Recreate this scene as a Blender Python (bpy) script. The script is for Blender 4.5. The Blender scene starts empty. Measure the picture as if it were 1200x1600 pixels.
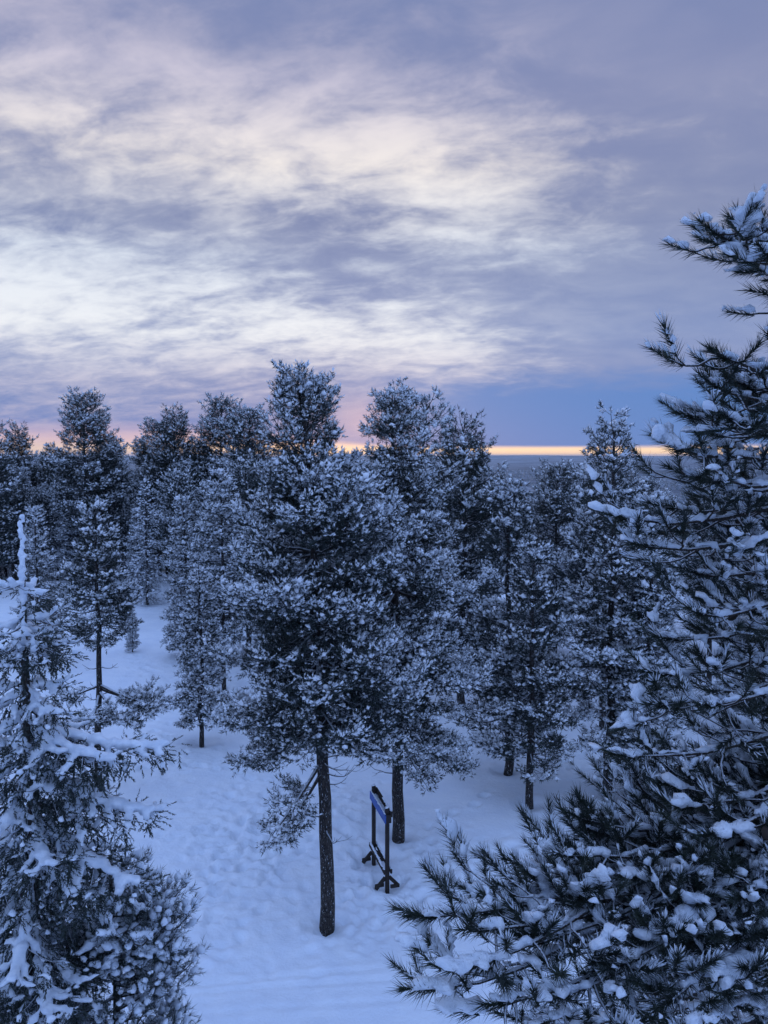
import bpy, math, random
import numpy as np

# ------------------------------------------------------------------ camera, sky, sun, exposure
SC = bpy.context.scene
COL = SC.collection
CAM_H, FPX, PITCH = 10.0, 1209.0, math.radians(4.16)     # focal length in pixels of a 1600 px tall frame
cam_d = bpy.data.cameras.new('camera')
cam = bpy.data.objects.new('camera', cam_d); COL.objects.link(cam)
cam.location = (0, 0, CAM_H)
cam.rotation_euler = (math.radians(90) - PITCH, 0, 0)
cam_d.sensor_fit = 'VERTICAL'; cam_d.sensor_height = 24.0
cam_d.lens = 24.0 * FPX / 1600.0
cam_d.clip_start = 0.05; cam_d.clip_end = 90000
SC.camera = cam
SC.view_settings.view_transform = 'Standard'
SC.view_settings.look = 'None'
SC.view_settings.exposure = 0.0
SC.view_settings.gamma = 1.0
SC.view_settings.use_curve_mapping = False

HAZE = 2.6e-5                                            # scattering per metre
SUN_EL, SUN_AZ = math.radians(4.0), math.radians(-2.0)   # azimuth from +Y (the view) towards +X


def srgb(r, g, b):
    f = lambda c: c / 12.92 if c <= 0.04045 else ((c + 0.055) / 1.055) ** 2.4
    return (f(r / 255), f(g / 255), f(b / 255), 1.0)


class NT:
    """small helper round a node tree"""
    def __init__(self, tree):
        self.t = tree
    def n(self, typ, **kw):
        nd = self.t.nodes.new(typ)
        for k, v in kw.items():
            setattr(nd, k, v)
        return nd
    def put(self, sock, v):
        if isinstance(v, bpy.types.NodeSocket):
            self.t.links.new(v, sock)
        else:
            sock.default_value = v
    def m(self, op, a, b=0.0, c=None, clamp=False):
        nd = self.n('ShaderNodeMath', operation=op, use_clamp=clamp)
        self.put(nd.inputs[0], a); self.put(nd.inputs[1], b)
        if c is not None:
            self.put(nd.inputs[2], c)
        return nd.outputs[0]
    def ss(self, x, a, b, lo=0.0, hi=1.0):
        nd = self.n('ShaderNodeMapRange', interpolation_type='SMOOTHSTEP')
        self.put(nd.inputs[0], x)
        for i, v in enumerate((a, b, lo, hi)):
            self.put(nd.inputs[i + 1], v)
        return nd.outputs[0]
    def mix(self, f, a, b, blend='MIX'):
        nd = self.n('ShaderNodeMix', data_type='RGBA', blend_type=blend)
        self.put(nd.inputs[0], f); self.put(nd.inputs[6], a); self.put(nd.inputs[7], b)
        return nd.outputs[2]
    def ramp(self, x, stops, interp='LINEAR'):
        nd = self.n('ShaderNodeValToRGB')
        cr = nd.color_ramp; cr.interpolation = interp
        while len(cr.elements) < len(stops):
            cr.elements.new(0.5)
        for e, (p, c) in zip(cr.elements, stops):
            e.position = p; e.color = c
        self.put(nd.inputs[0], x)
        return nd.outputs[0]
    def noise(self, vec, scale, detail=4, rough=0.5, dist=0.0, lac=2.0):
        nd = self.n('ShaderNodeTexNoise')
        if vec is not None:
            self.put(nd.inputs['Vector'], vec)
        nd.inputs['Scale'].default_value = scale
        nd.inputs['Detail'].default_value = detail
        nd.inputs['Roughness'].default_value = rough
        nd.inputs['Distortion'].default_value = dist
        nd.inputs['Lacunarity'].default_value = lac
        return nd.outputs['Fac']
    def vec(self, x, y, z):
        nd = self.n('ShaderNodeCombineXYZ')
        for i, v in enumerate((x, y, z)):
            self.put(nd.inputs[i], v)
        return nd.outputs[0]


def build_sky():
    w = bpy.data.worlds.new('World'); SC.world = w; w.use_nodes = True
    t = w.node_tree; t.nodes.clear(); q = NT(t)
    out = q.n('ShaderNodeOutputWorld'); bg = q.n('ShaderNodeBackground')
    t.links.new(bg.outputs[0], out.inputs[0])
    sky = q.n('ShaderNodeTexSky', sky_type='NISHITA', sun_disc=False)
    sky.sun_elevation = SUN_EL; sky.sun_rotation = SUN_AZ
    tc = q.n('ShaderNodeTexCoord')
    sp = q.n('ShaderNodeSeparateXYZ'); t.links.new(tc.outputs['Generated'], sp.inputs[0])
    x, y, z = sp.outputs
    zc = q.m('MAXIMUM', z, 0.0)
    az = q.m('ARCTAN2', x, y)
    # cloud sheets lie on a high layer, drawn out along the wind
    den = q.m('ADD', zc, 0.26)
    px, py = q.m('DIVIDE', x, den), q.m('DIVIDE', y, den)
    ca, sa = math.cos(math.radians(-12)), math.sin(math.radians(-12))
    u = q.m('ADD', q.m('MULTIPLY', px, ca), q.m('MULTIPLY', py, sa))
    v = q.m('SUBTRACT', q.m('MULTIPLY', py, ca), q.m('MULTIPLY', px, sa))
    big = q.noise(q.vec(q.m('MULTIPLY', u, 1.1), q.m('MULTIPLY', v, 1.9), 3.7), 1.3, 3, 0.5, 0.6)
    mid = q.noise(q.vec(q.m('MULTIPLY', u, 2.9), q.m('MULTIPLY', v, 4.4), 8.1), 2.1, 8, 0.58, 0.35)
    fine = q.noise(q.vec(q.m('MULTIPLY', u, 7.0), q.m('MULTIPLY', v, 9.5), 1.3), 2.6, 6, 0.62, 0.3)
    cl = q.m('ADD', q.m('ADD', q.m('MULTIPLY', big, 0.34), q.m('MULTIPLY', mid, 0.42)), q.m('MULTIPLY', fine, 0.19))
    zz = q.m('MULTIPLY', zc, 1.0 / 0.7)                      # ramp coordinate, 1 = sine of elevation 0.7
    P = lambda s: s / 0.7
    bright = q.ramp(zz, [(0.0, srgb(190, 182, 204)), (P(.05), srgb(180, 178, 208)), (P(.09), srgb(202, 200, 220)),
                         (P(.15), srgb(238, 241, 247)), (P(.24), srgb(226, 234, 246)), (P(.34), srgb(243, 236, 233)),
                         (P(.42), srgb(212, 206, 222)), (P(.53), srgb(176, 172, 198)), (1.0, srgb(160, 172, 222))])
    dark = q.ramp(zz, [(0.0, srgb(120, 138, 194)), (P(.04), srgb(108, 134, 194)), (P(.09), srgb(124, 142, 192)),
                       (P(.15), srgb(130, 148, 194)), (P(.28), srgb(126, 138, 178)), (P(.40), srgb(134, 143, 182)),
                       (P(.53), srgb(116, 132, 178)), (1.0, srgb(128, 148, 208))])
    hz = q.ramp(zz, [(0.0, (.30, .30, .30, 1)), (P(.05), (.36, .36, .36, 1)), (P(.09), (.46, .46, .46, 1)), (P(.145), (.64, .64, .64, 1)),
                     (P(.22), (.58, .58, .58, 1)), (P(.30), (.56, .56, .56, 1)), (P(.36), (.66, .66, .66, 1)),
                     (P(.44), (.42, .42, .42, 1)), (P(.53), (.30, .30, .30, 1)), (1.0, (.45, .45, .45, 1))])
    side = q.ss(az, 0.02, 0.40)                              # 0 at centre, 1 at the right edge
    # one darker roll of cloud crosses the view, sinking to the right
    zb = q.m('ADD', 0.222, q.m('MULTIPLY', az, -0.20))
    dzb = q.m('DIVIDE', q.m('SUBTRACT', zc, zb), 0.058)
    roll = q.m('EXPONENT', q.m('MULTIPLY', q.m('MULTIPLY', dzb, dzb), -1.0))
    topl = q.m('MULTIPLY', q.ss(az, -0.1, -0.5), q.ss(zc, 0.36, 0.46))
    bias = q.m('SUBTRACT', q.m('SUBTRACT', hz, q.m('MULTIPLY', side, 0.43)), q.m('MULTIPLY', roll, 0.31))
    bias = q.m('ADD', bias, q.m('MULTIPLY', topl, 0.22))
    soft_ = q.m('ADD', 1.15, q.m('MULTIPLY', q.m('MULTIPLY', q.ss(zc, 0.50, 0.36), q.m('SUBTRACT', 1.0, q.m('MULTIPLY', side, 0.45))), 0.95))
    op = q.ss(q.m('ADD', q.m('MULTIPLY', q.m('SUBTRACT', cl, 0.5), soft_), bias), 0.15, 0.82)
    shade_ = q.ss(q.m('ADD', q.m('MULTIPLY', big, .5), q.m('MULTIPLY', mid, .5)), 0.36, 0.64)
    dark = q.mix(q.m('MULTIPLY', q.m('MULTIPLY', shade_, q.ss(zc, 0.06, 0.13)), q.m('SUBTRACT', 1.0, q.m('MULTIPLY', side, 0.72))), dark, q.mix(0.30, dark, bright))
    c = q.mix(op, dark, bright)
    # low blue bank, stronger to the right
    bank = q.m('MULTIPLY', q.ss(q.m('ADD', zc, q.m('MULTIPLY', q.m('SUBTRACT', mid, 0.5), 0.05)), 0.118, 0.070), q.ss(az, -0.16, 0.16))
    c = q.mix(q.m('MULTIPLY', bank, 0.95), c, srgb(88, 133, 200))
    # faint pink pillar above the hidden sun
    da = q.m('MULTIPLY', q.m('ADD', az, 0.028), 1 / 0.045); dz = q.m('MULTIPLY', q.m('SUBTRACT', zc, 0.045), 1 / 0.03)
    g = q.m('EXPONENT', q.m('MULTIPLY', q.m('ADD', q.m('MULTIPLY', da, da), q.m('MULTIPLY', dz, dz)), -1.0))
    c = q.mix(q.m('MULTIPLY', g, 0.42), c, srgb(238, 200, 205))
    # clear orange strip on the horizon below the deck
    wob = q.m('MULTIPLY', q.m('SUBTRACT', q.noise(q.vec(q.m('MULTIPLY', az, 3.0), q.m('MULTIPLY', zc, 60.0), 0.0), 1.6, 4, 0.6), 0.5), 0.006)
    top = q.m('ADD', q.m('ADD', 0.0108, q.m('MULTIPLY', q.ss(az, 0.05, -0.3), 0.016)), wob)
    soft = q.m('ADD', 0.004, q.m('MULTIPLY', q.ss(az, 0.05, -0.3), 0.016))
    strip = q.ss(zc, q.m('ADD', top, soft), q.m('SUBTRACT', top, 0.003))
    oc_ = q.ramp(q.m('MULTIPLY', zc, 30.0), [(0.0, srgb(252, 214, 172)), (0.25, srgb(254, 222, 184)), (0.6, srgb(226, 194, 196)), (1.0, srgb(190, 172, 200))])
    oc = q.mix(1.0, oc_, (1.22, 1.16, 1.08, 1), 'MULTIPLY')
    fr = q.ss(y, 0.1, 0.75)                                  # the glow lies on the sunward side only
    c = q.mix(q.m('MULTIPLY', q.m('MULTIPLY', strip, fr), q.ss(az, -0.42, 0.05, 0.62, 1.0)), c, oc)
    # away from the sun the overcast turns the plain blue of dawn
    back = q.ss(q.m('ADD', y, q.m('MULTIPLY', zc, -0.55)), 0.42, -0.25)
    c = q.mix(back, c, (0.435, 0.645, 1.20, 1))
    # the clear sky above shows a little through the deck
    sk = q.n('ShaderNodeVectorMath', operation='SCALE'); q.put(sk.inputs[0], sky.outputs[0]); sk.inputs['Scale'].default_value = 0.003
    c = q.mix(1.0, c, sk.outputs[0], 'ADD')
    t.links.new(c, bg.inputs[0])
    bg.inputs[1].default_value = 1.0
    return w


build_sky()
sun_d = bpy.data.lights.new('sun', 'SUN'); sun_d.energy = 0.5; sun_d.angle = math.radians(14); sun_d.color = (1.0, 0.88, 0.80)
sun = bpy.data.objects.new('sun', sun_d); COL.objects.link(sun)
sun.location = (0, 0, 60)
sun.rotation_euler = (math.radians(90) - SUN_EL, 0, math.pi - SUN_AZ)


# ------------------------------------------------------------------ helpers
def pix(u, v, depth):
    """world point seen at pixel (u, v) of the 1200 x 1600 photograph at a distance along the optical axis"""
    a, b = (u - 600) / FPX, (800 - v) / FPX
    c, s = math.cos(PITCH), math.sin(PITCH)
    return np.array((a * depth, depth * (c + b * s), CAM_H + depth * (-s + b * c)))


def on_ground(u, v, it=12):
    z = 0.0
    a, b = (u - 600) / FPX, (800 - v) / FPX
    c, s = math.cos(PITCH), math.sin(PITCH)
    for _ in range(it):
        d = (z - CAM_H) / (-s + b * c)
        p = (a * d, d * (c + b * s))
        z = float(ground(np.array([p[0]]), np.array([p[1]]))[0])
    return p[0], p[1], z


_rng = np.random.RandomState(5)
_tab = _rng.rand(256, 256)


def vnoise(x, y, f=1.0, o=0.0):
    c, s = math.cos(o * 1.7), math.sin(o * 1.7)
    x, y = np.asarray(x) * c + np.asarray(y) * s, np.asarray(y) * c - np.asarray(x) * s
    x = x * f + o * 17.3 + 1000; y = y * f + o * 9.1 + 1000
    i, j = np.floor(x).astype(int), np.floor(y).astype(int)
    a, b = x - i, y - j
    a = a * a * (3 - 2 * a); b = b * b * (3 - 2 * b)
    g = lambda p, r: _tab[p & 255, r & 255]
    return (g(i, j) * (1 - a) + g(i + 1, j) * a) * (1 - b) + (g(i, j + 1) * (1 - a) + g(i + 1, j + 1) * a) * b - 0.5


def sstep(x, a, b):
    t = np.clip((x - a) / (b - a), 0, 1)
    return t * t * (3 - 2 * t)


def ground(x, y):
    """height of the snow without footprints"""
    r = np.hypot(x, y)
    edge = 62 - 18 * sstep(x / np.maximum(r, 1), 0.05, 0.35)       # the hill drops away sooner on the right
    d = np.maximum(r - edge, 0)
    z = -95 * (1 - np.exp(-(d / 420.0) ** 1.25))
    z = z + vnoise(x, y, 1 / 9, 1) * 0.30 * sstep(r, 6, 20) + vnoise(x, y, 1 / 3.1, 2) * 0.12 + vnoise(x, y, 1 / 30, 3) * 0.5 * sstep(r, 24, 60)
    z = z + 0.30 * np.exp(-(((x + 1.1) / 1.5) ** 2 + ((y - 20.8) / 1.6) ** 2))   # drift between the two big pines
    far = sstep(r, 1500, 6000)
    z = z + far * (vnoise(x, y, 1 / 2600, 4) * 26 + vnoise(x, y, 1 / 800, 5) * 8)
    z = z + sstep(r, 12000, 24000) * (58 + vnoise(x, y, 1 / 5200, 6) * 120)
    return z


def mesh_raw(name, v, f, mat=None, smooth=False, mats=None, midx=None):
    v = np.ascontiguousarray(v, dtype=np.float32); f = np.ascontiguousarray(f, dtype=np.int32)
    k = f.shape[1]
    me = bpy.data.meshes.new(name)
    me.vertices.add(len(v)); me.vertices.foreach_set('co', v.ravel())
    me.loops.add(f.size); me.loops.foreach_set('vertex_index', f.ravel())
    me.polygons.add(len(f)); me.polygons.foreach_set('loop_start', np.arange(0, f.size, k, dtype=np.int32))
    if smooth:
        me.polygons.foreach_set('use_smooth', np.ones(len(f), dtype=bool))
    for m_ in (mats or ([mat] if mat else [])):
        me.materials.append(m_)
    if midx is not None:
        me.polygons.foreach_set('material_index', midx.astype(np.int32))
    me.update(calc_edges=True)
    return me


def link(name, data, parent=None, kind=None):
    o = bpy.data.objects.new(name, data); COL.objects.link(o)
    if parent is not None:
        o.parent = parent
    if kind:
        o['kind'] = kind
    return o


def thing(name, label, cat, loc=(0, 0, 0), rz=0.0, group=None, scale=1.0, data=None):
    o = link(name, data)
    o.location = loc; o.rotation_euler = (0, 0, rz); o.scale = (scale, scale, scale) if not isinstance(scale, tuple) else scale
    o['label'] = label; o['category'] = cat
    if group:
        o['group'] = group
    return o


def nrm(a):
    return a / np.maximum(np.linalg.norm(a, axis=-1, keepdims=True), 1e-9)


def frames(d, roll):
    """(n,3,3) rotations whose third column is d"""
    d = nrm(d)
    up = np.where(np.abs(d[:, 2:3]) < 0.92, np.array([[0, 0, 1.0]]), np.array([[1.0, 0, 0]]))
    a = nrm(np.cross(up, d)); b = np.cross(d, a)
    c, s = np.cos(roll)[:, None], np.sin(roll)[:, None]
    return np.stack((a * c + b * s, b * c - a * s, d), axis=2)


def upframes(d, tilt=0.5):
    """columns: along d (flattened), sideways, up"""
    d = nrm(d)
    h = d.copy(); h[:, 2] *= tilt
    h = nrm(h + np.array([[1e-4, 0, 0]]))
    s = nrm(np.cross(np.array([[0, 0, 1.0]]), h)); u = np.cross(h, s)
    return np.stack((h, s, u), axis=2)


def scatter(temps, tri, pos, R, sc, rng):
    """join one copy of a random template at each place; sc is (n,) or (n,3) in local axes"""
    n = len(pos)
    if n == 0:
        return np.zeros((0, 3)), np.zeros((0, 3), int)
    T = np.stack(temps)[rng.randint(0, len(temps), n)]
    sc = sc[:, None, None] if sc.ndim == 1 else sc[:, None, :]
    v = np.einsum('nij,nkj->nki', R, T * sc) + pos[:, None, :]
    k = T.shape[1]
    f = tri[None] + (np.arange(n) * k)[:, None, None]
    return v.reshape(-1, 3), f.reshape(-1, 3)


def merge(parts):
    vs, fs, o = [], [], 0
    for v, f in parts:
        if len(v):
            vs.append(v); fs.append(f + o); o += len(v)
    if not vs:
        return np.zeros((0, 3)), np.zeros((0, 3), int)
    return np.concatenate(vs), np.concatenate(fs)


def tubes(P, R, sides):
    """P (m,n,3) polylines, R (m,n) radii -> triangles"""
    P = np.asarray(P, float); R = np.asarray(R, float)
    m, n, _ = P.shape
    T = nrm(np.gradient(P, axis=1))
    up = np.where(np.abs(T[..., 2:3]) < 0.9, np.array([0, 0, 1.0]), np.array([1.0, 0, 0]))
    a = nrm(np.cross(up, T)); b = np.cross(T, a)
    an = np.linspace(0, 2 * np.pi, sides, endpoint=False)
    ring = a[:, :, None, :] * np.cos(an)[None, None, :, None] + b[:, :, None, :] * np.sin(an)[None, None, :, None]
    v = P[:, :, None, :] + ring * R[:, :, None, None]
    i, j = np.meshgrid(np.arange(n - 1), np.arange(sides), indexing='ij')
    a0 = i * sides + j; a1 = i * sides + (j + 1) % sides
    b0, b1 = a0 + sides, a1 + sides
    f1 = np.concatenate((np.stack((a0, a1, b1), -1).reshape(-1, 3), np.stack((a0, b1, b0), -1).reshape(-1, 3)))
    f = f1[None] + (np.arange(m) * n * sides)[:, None, None]
    return v.reshape(-1, 3), f.reshape(-1, 3)


def ico(sub):
    import bmesh
    bm = bmesh.new(); bmesh.ops.create_icosphere(bm, subdivisions=sub, radius=1.0)
    v = np.array([q.co[:] for q in bm.verts]); f = np.array([[w.index for w in q.verts] for q in bm.faces])
    bm.free()
    return v, f


ICO1, ICO1F = ico(1)
ICO2, ICO2F = ico(2)


def lumps(base, amt, n, seed):
    r = np.random.RandomState(seed); out = []
    for _ in range(n):
        d = 1 + (r.rand(len(base)) - 0.5) * amt
        ph = r.rand(3) * 6.28
        d = d * (1 + 0.16 * np.sin(base @ (r.randn(3) * 2.2) + ph[0]))
        out.append(base * d[:, None])
    return out


BLOB_S = lumps(ICO1, 0.55, 16, 1)
OCT = np.array([(math.cos(k), math.sin(k), .15 * (-1) ** i) for i, k in enumerate(np.arange(6) * math.pi / 3)] + [(0, 0, .95), (0, 0, -.8)]); OCTF = np.array([(i, (i + 1) % 6, 6) for i in range(6)] + [((i + 1) % 6, i, 7) for i in range(6)])
BLOB_O = lumps(OCT, 0.5, 24, 3)
BLOB_M = lumps(ICO2, 0.35, 16, 2)


def needle_temps(nb, length, width, spread, seed, n=10, axis=1.0):
    """a shoot along +Z of unit length with nb single-triangle needles"""
    r = np.random.RandomState(seed); out = []
    for _ in range(n):
        v = np.zeros((nb, 3, 3))
        t = (np.arange(nb) + r.rand(nb)) / nb * axis
        th = r.rand(nb) * 2 * np.pi
        an = np.radians(spread[0] + (spread[1] - spread[0]) * r.rand(nb)) * (1.0 - 0.45 * t)
        rad = np.stack((np.cos(th), np.sin(th), 0 * th), 1)
        d = rad * np.sin(an)[:, None] + np.array([[0, 0, 1.0]]) * np.cos(an)[:, None]
        side = nrm(np.cross(d, rad + r.randn(nb, 3) * 0.6))
        b = np.stack((0 * t, 0 * t, t), 1)
        L = length * (0.75 + 0.5 * r.rand(nb))
        v[:, 0] = b - side * width / 2; v[:, 1] = b + side * width / 2
        v[:, 2] = b + d * L[:, None]
        out.append(v.reshape(-1, 3))
    return out, np.arange(nb * 3).reshape(-1, 3)


def upper_blades(nb, length, width, seed, n=8):
    r = np.random.RandomState(seed); out = []
    for _ in range(n):
        v = np.zeros((nb, 4, 3)); t = r.rand(nb) * 1.05
        th = np.radians(25 + 130 * r.rand(nb)); an = np.radians(24 + 34 * r.rand(nb)) * (1 - .4 * t)
        rad = np.stack((np.cos(th), np.sin(th), 0 * th), 1)
        d = rad * np.sin(an)[:, None] + np.array([[0, 0, 1.0]]) * np.cos(an)[:, None]
        side = nrm(np.cross(d, rad)); b = np.stack((0 * t, 0 * t, t), 1) + rad * 0.05
        L = (length * (.45 + .6 * r.rand(nb)))[:, None]; w = (width * (.6 + .8 * r.rand(nb)))[:, None]
        nn = nrm(np.cross(side, d)) * 0.02
        v[:, 0] = b; v[:, 1] = b + d * L * .5 - side * w; v[:, 2] = b + d * L * .5 + side * w + nn; v[:, 3] = b + d * L
        out.append(v.reshape(-1, 3))
    k = np.arange(nb)[:, None] * 4
    return out, np.concatenate((k + np.array([[0, 1, 2]]), k + np.array([[1, 3, 2]])))


FROST_T = upper_blades(5, 0.78, 0.100, 18)


# ------------------------------------------------------------------ materials
def new_mat(name):
    m = bpy.data.materials.new(name); m.use_nodes = True
    q = NT(m.node_tree)
    b = m.node_tree.nodes['Principled BSDF']
    b.inputs['Specular IOR Level'].default_value = 0.25
    return m, q, b


def snow_mat(name, fine=40.0, strength=0.25, dist=0.03, tint=(0.78, 0.84, 0.92, 1), tint2=(0.70, 0.77, 0.87, 1)):
    m, q, b = new_mat(name)
    tc = q.n('ShaderNodeTexCoord').outputs['Object']
    n1 = q.noise(tc, fine * 0.12, 5, 0.6)
    q.put(b.inputs['Base Color'], q.mix(q.ss(n1, 0.35, 0.65), tint2, tint))
    b.inputs['Roughness'].default_value = 0.75
    n2 = q.noise(tc, fine, 6, 0.62)
    bp = q.n('ShaderNodeBump'); bp.inputs['Strength'].default_value = strength; bp.inputs['Distance'].default_value = dist
    q.put(bp.inputs['Height'], n2); q.put(b.inputs['Normal'], bp.outputs[0])
    return m


def needle_mat(name, c1, c2, frost, amount, scale):
    m, q, b = new_mat(name)
    tc = q.n('ShaderNodeTexCoord').outputs['Object']
    rnd = q.n('ShaderNodeObjectInfo').outputs['Random']
    n1 = q.noise(tc, scale * 0.2, 3, 0.5); n2 = q.noise(tc, scale, 3, 0.6)
    c = q.mix(q.ss(n1, 0.3, 0.7), c1, c2)
    c = q.mix(q.m('MULTIPLY', q.ss(q.m('ADD', n2, q.m('MULTIPLY', rnd, 0.06)), 0.46, 0.66), amount), c, frost)
    q.put(b.inputs['Base Color'], c)
    b.inputs['Roughness'].default_value = 0.6
    return m


def wood_mat(name, c1, c2, fleck, top, scale=(9, 9, 2.5)):
    """bark with plastered flecks of snow and snow lying on upward faces"""
    m, q, b = new_mat(name)
    tc = q.n('ShaderNodeTexCoord').outputs['Object']
    mp = q.n('ShaderNodeMapping'); mp.inputs['Scale'].default_value = scale; q.put(mp.inputs[0], tc)
    n1 = q.noise(mp.outputs[0], 2.2, 6, 0.65, 0.4)
    vo = q.n('ShaderNodeTexVoronoi', feature='DISTANCE_TO_EDGE'); vo.inputs['Scale'].default_value = 2.4; q.put(vo.inputs['Vector'], mp.outputs[0])
    crack = q.ss(vo.outputs['Distance'], 0.0, 0.12)
    c = q.mix(q.ss(n1, 0.3, 0.7), c1, c2)
    c = q.mix(q.m('SUBTRACT', 1.0, crack), c, tuple(0.35 * k for k in c1[:3]) + (1,))
    n3 = q.noise(mp.outputs[0], 3.2, 5, 0.7)
    n4 = q.noise(mp.outputs[0], 7.5, 4, 0.6, 0.6)
    f = q.m('MULTIPLY', q.ss(q.m('ADD', q.m('MULTIPLY', n3, .5), q.m('MULTIPLY', n4, .5)), 0.565, 0.625), fleck)
    gn = q.n('ShaderNodeSeparateXYZ'); t = q.n('ShaderNodeNewGeometry'); q.put(gn.inputs[0], t.outputs['Normal'])
    tp = q.m('MULTIPLY', q.ss(q.m('ADD', gn.outputs[2], q.m('MULTIPLY', q.m('SUBTRACT', n3, 0.5), 1.2)), 0.35, 0.6), top)
    c = q.mix(q.m('MAXIMUM', f, tp), c, (0.75, 0.81, 0.9, 1))
    q.put(b.inputs['Base Color'], c)
    b.inputs['Roughness'].default_value = 0.85
    bp = q.n('ShaderNodeBump'); bp.inputs['Strength'].default_value = 0.7; bp.inputs['Distance'].default_value = 0.02
    q.put(bp.inputs['Height'], q.m('ADD', q.m('MULTIPLY', crack, 0.7), n1)); q.put(b.inputs['Normal'], bp.outputs[0])
    return m


M_GROUND = snow_mat('snow_cover', 9.0, 0.5, 0.06, (0.82, 0.87, 0.94, 1), (0.76, 0.82, 0.91, 1))
M_SNOW = snow_mat('bough_snow', 26.0, 0.35, 0.03, (0.82, 0.84, 0.88, 1), (0.68, 0.72, 0.78, 1))
M_SNOW_NEAR = snow_mat('loose_snow', 95.0, 0.85, 0.014, (0.80, 0.85, 0.92, 1), (0.66, 0.73, 0.83, 1))
M_NEEDLE = needle_mat('pine_needles', (0.012, 0.020, 0.016, 1), (0.022, 0.032, 0.024, 1), (0.40, 0.46, 0.54, 1), 0.10, 9.0)
M_NEEDLE_NEAR = needle_mat('long_needles', (0.010, 0.018, 0.013, 1), (0.024, 0.034, 0.022, 1), (0.42, 0.48, 0.55, 1), 0.06, 30.0)
M_SPRUCE = needle_mat('spruce_needles', (0.012, 0.020, 0.016, 1), (0.022, 0.032, 0.024, 1), (0.40, 0.46, 0.54, 1), 0.10, 14.0)
M_BARK = wood_mat('pine_bark', (0.030, 0.026, 0.024, 1), (0.058, 0.046, 0.040, 1), 0.75, 0.0)
M_LIMB = wood_mat('branch_bark', (0.040, 0.034, 0.030, 1), (0.080, 0.062, 0.050, 1), 0.25, 0.9, (20, 20, 20))
M_TWIG = wood_mat('twig_bark', (0.040, 0.032, 0.028, 1), (0.075, 0.056, 0.044, 1), 0.15, 0.85, (40, 40, 40))


# ------------------------------------------------------------------ ground
FOOT = []                                                   # (x, y, heading, half length, half width, depth)


def walk(pts, n_side=0.14, step=0.62, depth=0.10, wob=0.12, seed=0):
    r = np.random.RandomState(seed)
    W = np.array([on_ground(*p)[:2] for p in pts])
    seg = np.linalg.norm(np.diff(W, axis=0), axis=1); L = np.concatenate(([0], np.cumsum(seg)))
    s, k = 0.0, 1
    while s < L[-1]:
        x = np.interp(s, L, W[:, 0]); y = np.interp(s, L, W[:, 1])
        x2 = np.interp(s + .2, L, W[:, 0]); y2 = np.interp(s + .2, L, W[:, 1])
        h = math.atan2(y2 - y, x2 - x) + r.randn() * 0.2
        FOOT.append((x - math.sin(h) * n_side * k + r.randn() * wob, y + math.cos(h) * n_side * k + r.randn() * wob, h,
                     0.17 * (0.8 + 0.4 * r.rand()), 0.085 * (0.8 + 0.5 * r.rand()), depth * (0.6 + 0.7 * r.rand())))
        s += step * (0.8 + 0.4 * r.rand()); k = -k


def trample(u, v, su, sv, n, depth=0.06, seed=0):
    r = np.random.RandomState(seed)
    for _ in range(n):
        x, y, _z = on_ground(u + r.randn() * su, v + r.randn() * sv, 3)
        FOOT.append((x, y, r.rand() * 6.28, 0.15 * (0.7 + 0.6 * r.rand()), 0.08 * (0.8 + 0.7 * r.rand()), 0.62 * depth * (0.3 + r.rand())))


GROOVE = []                                                 # ski and sledge tracks: polylines, half width, depth


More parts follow.
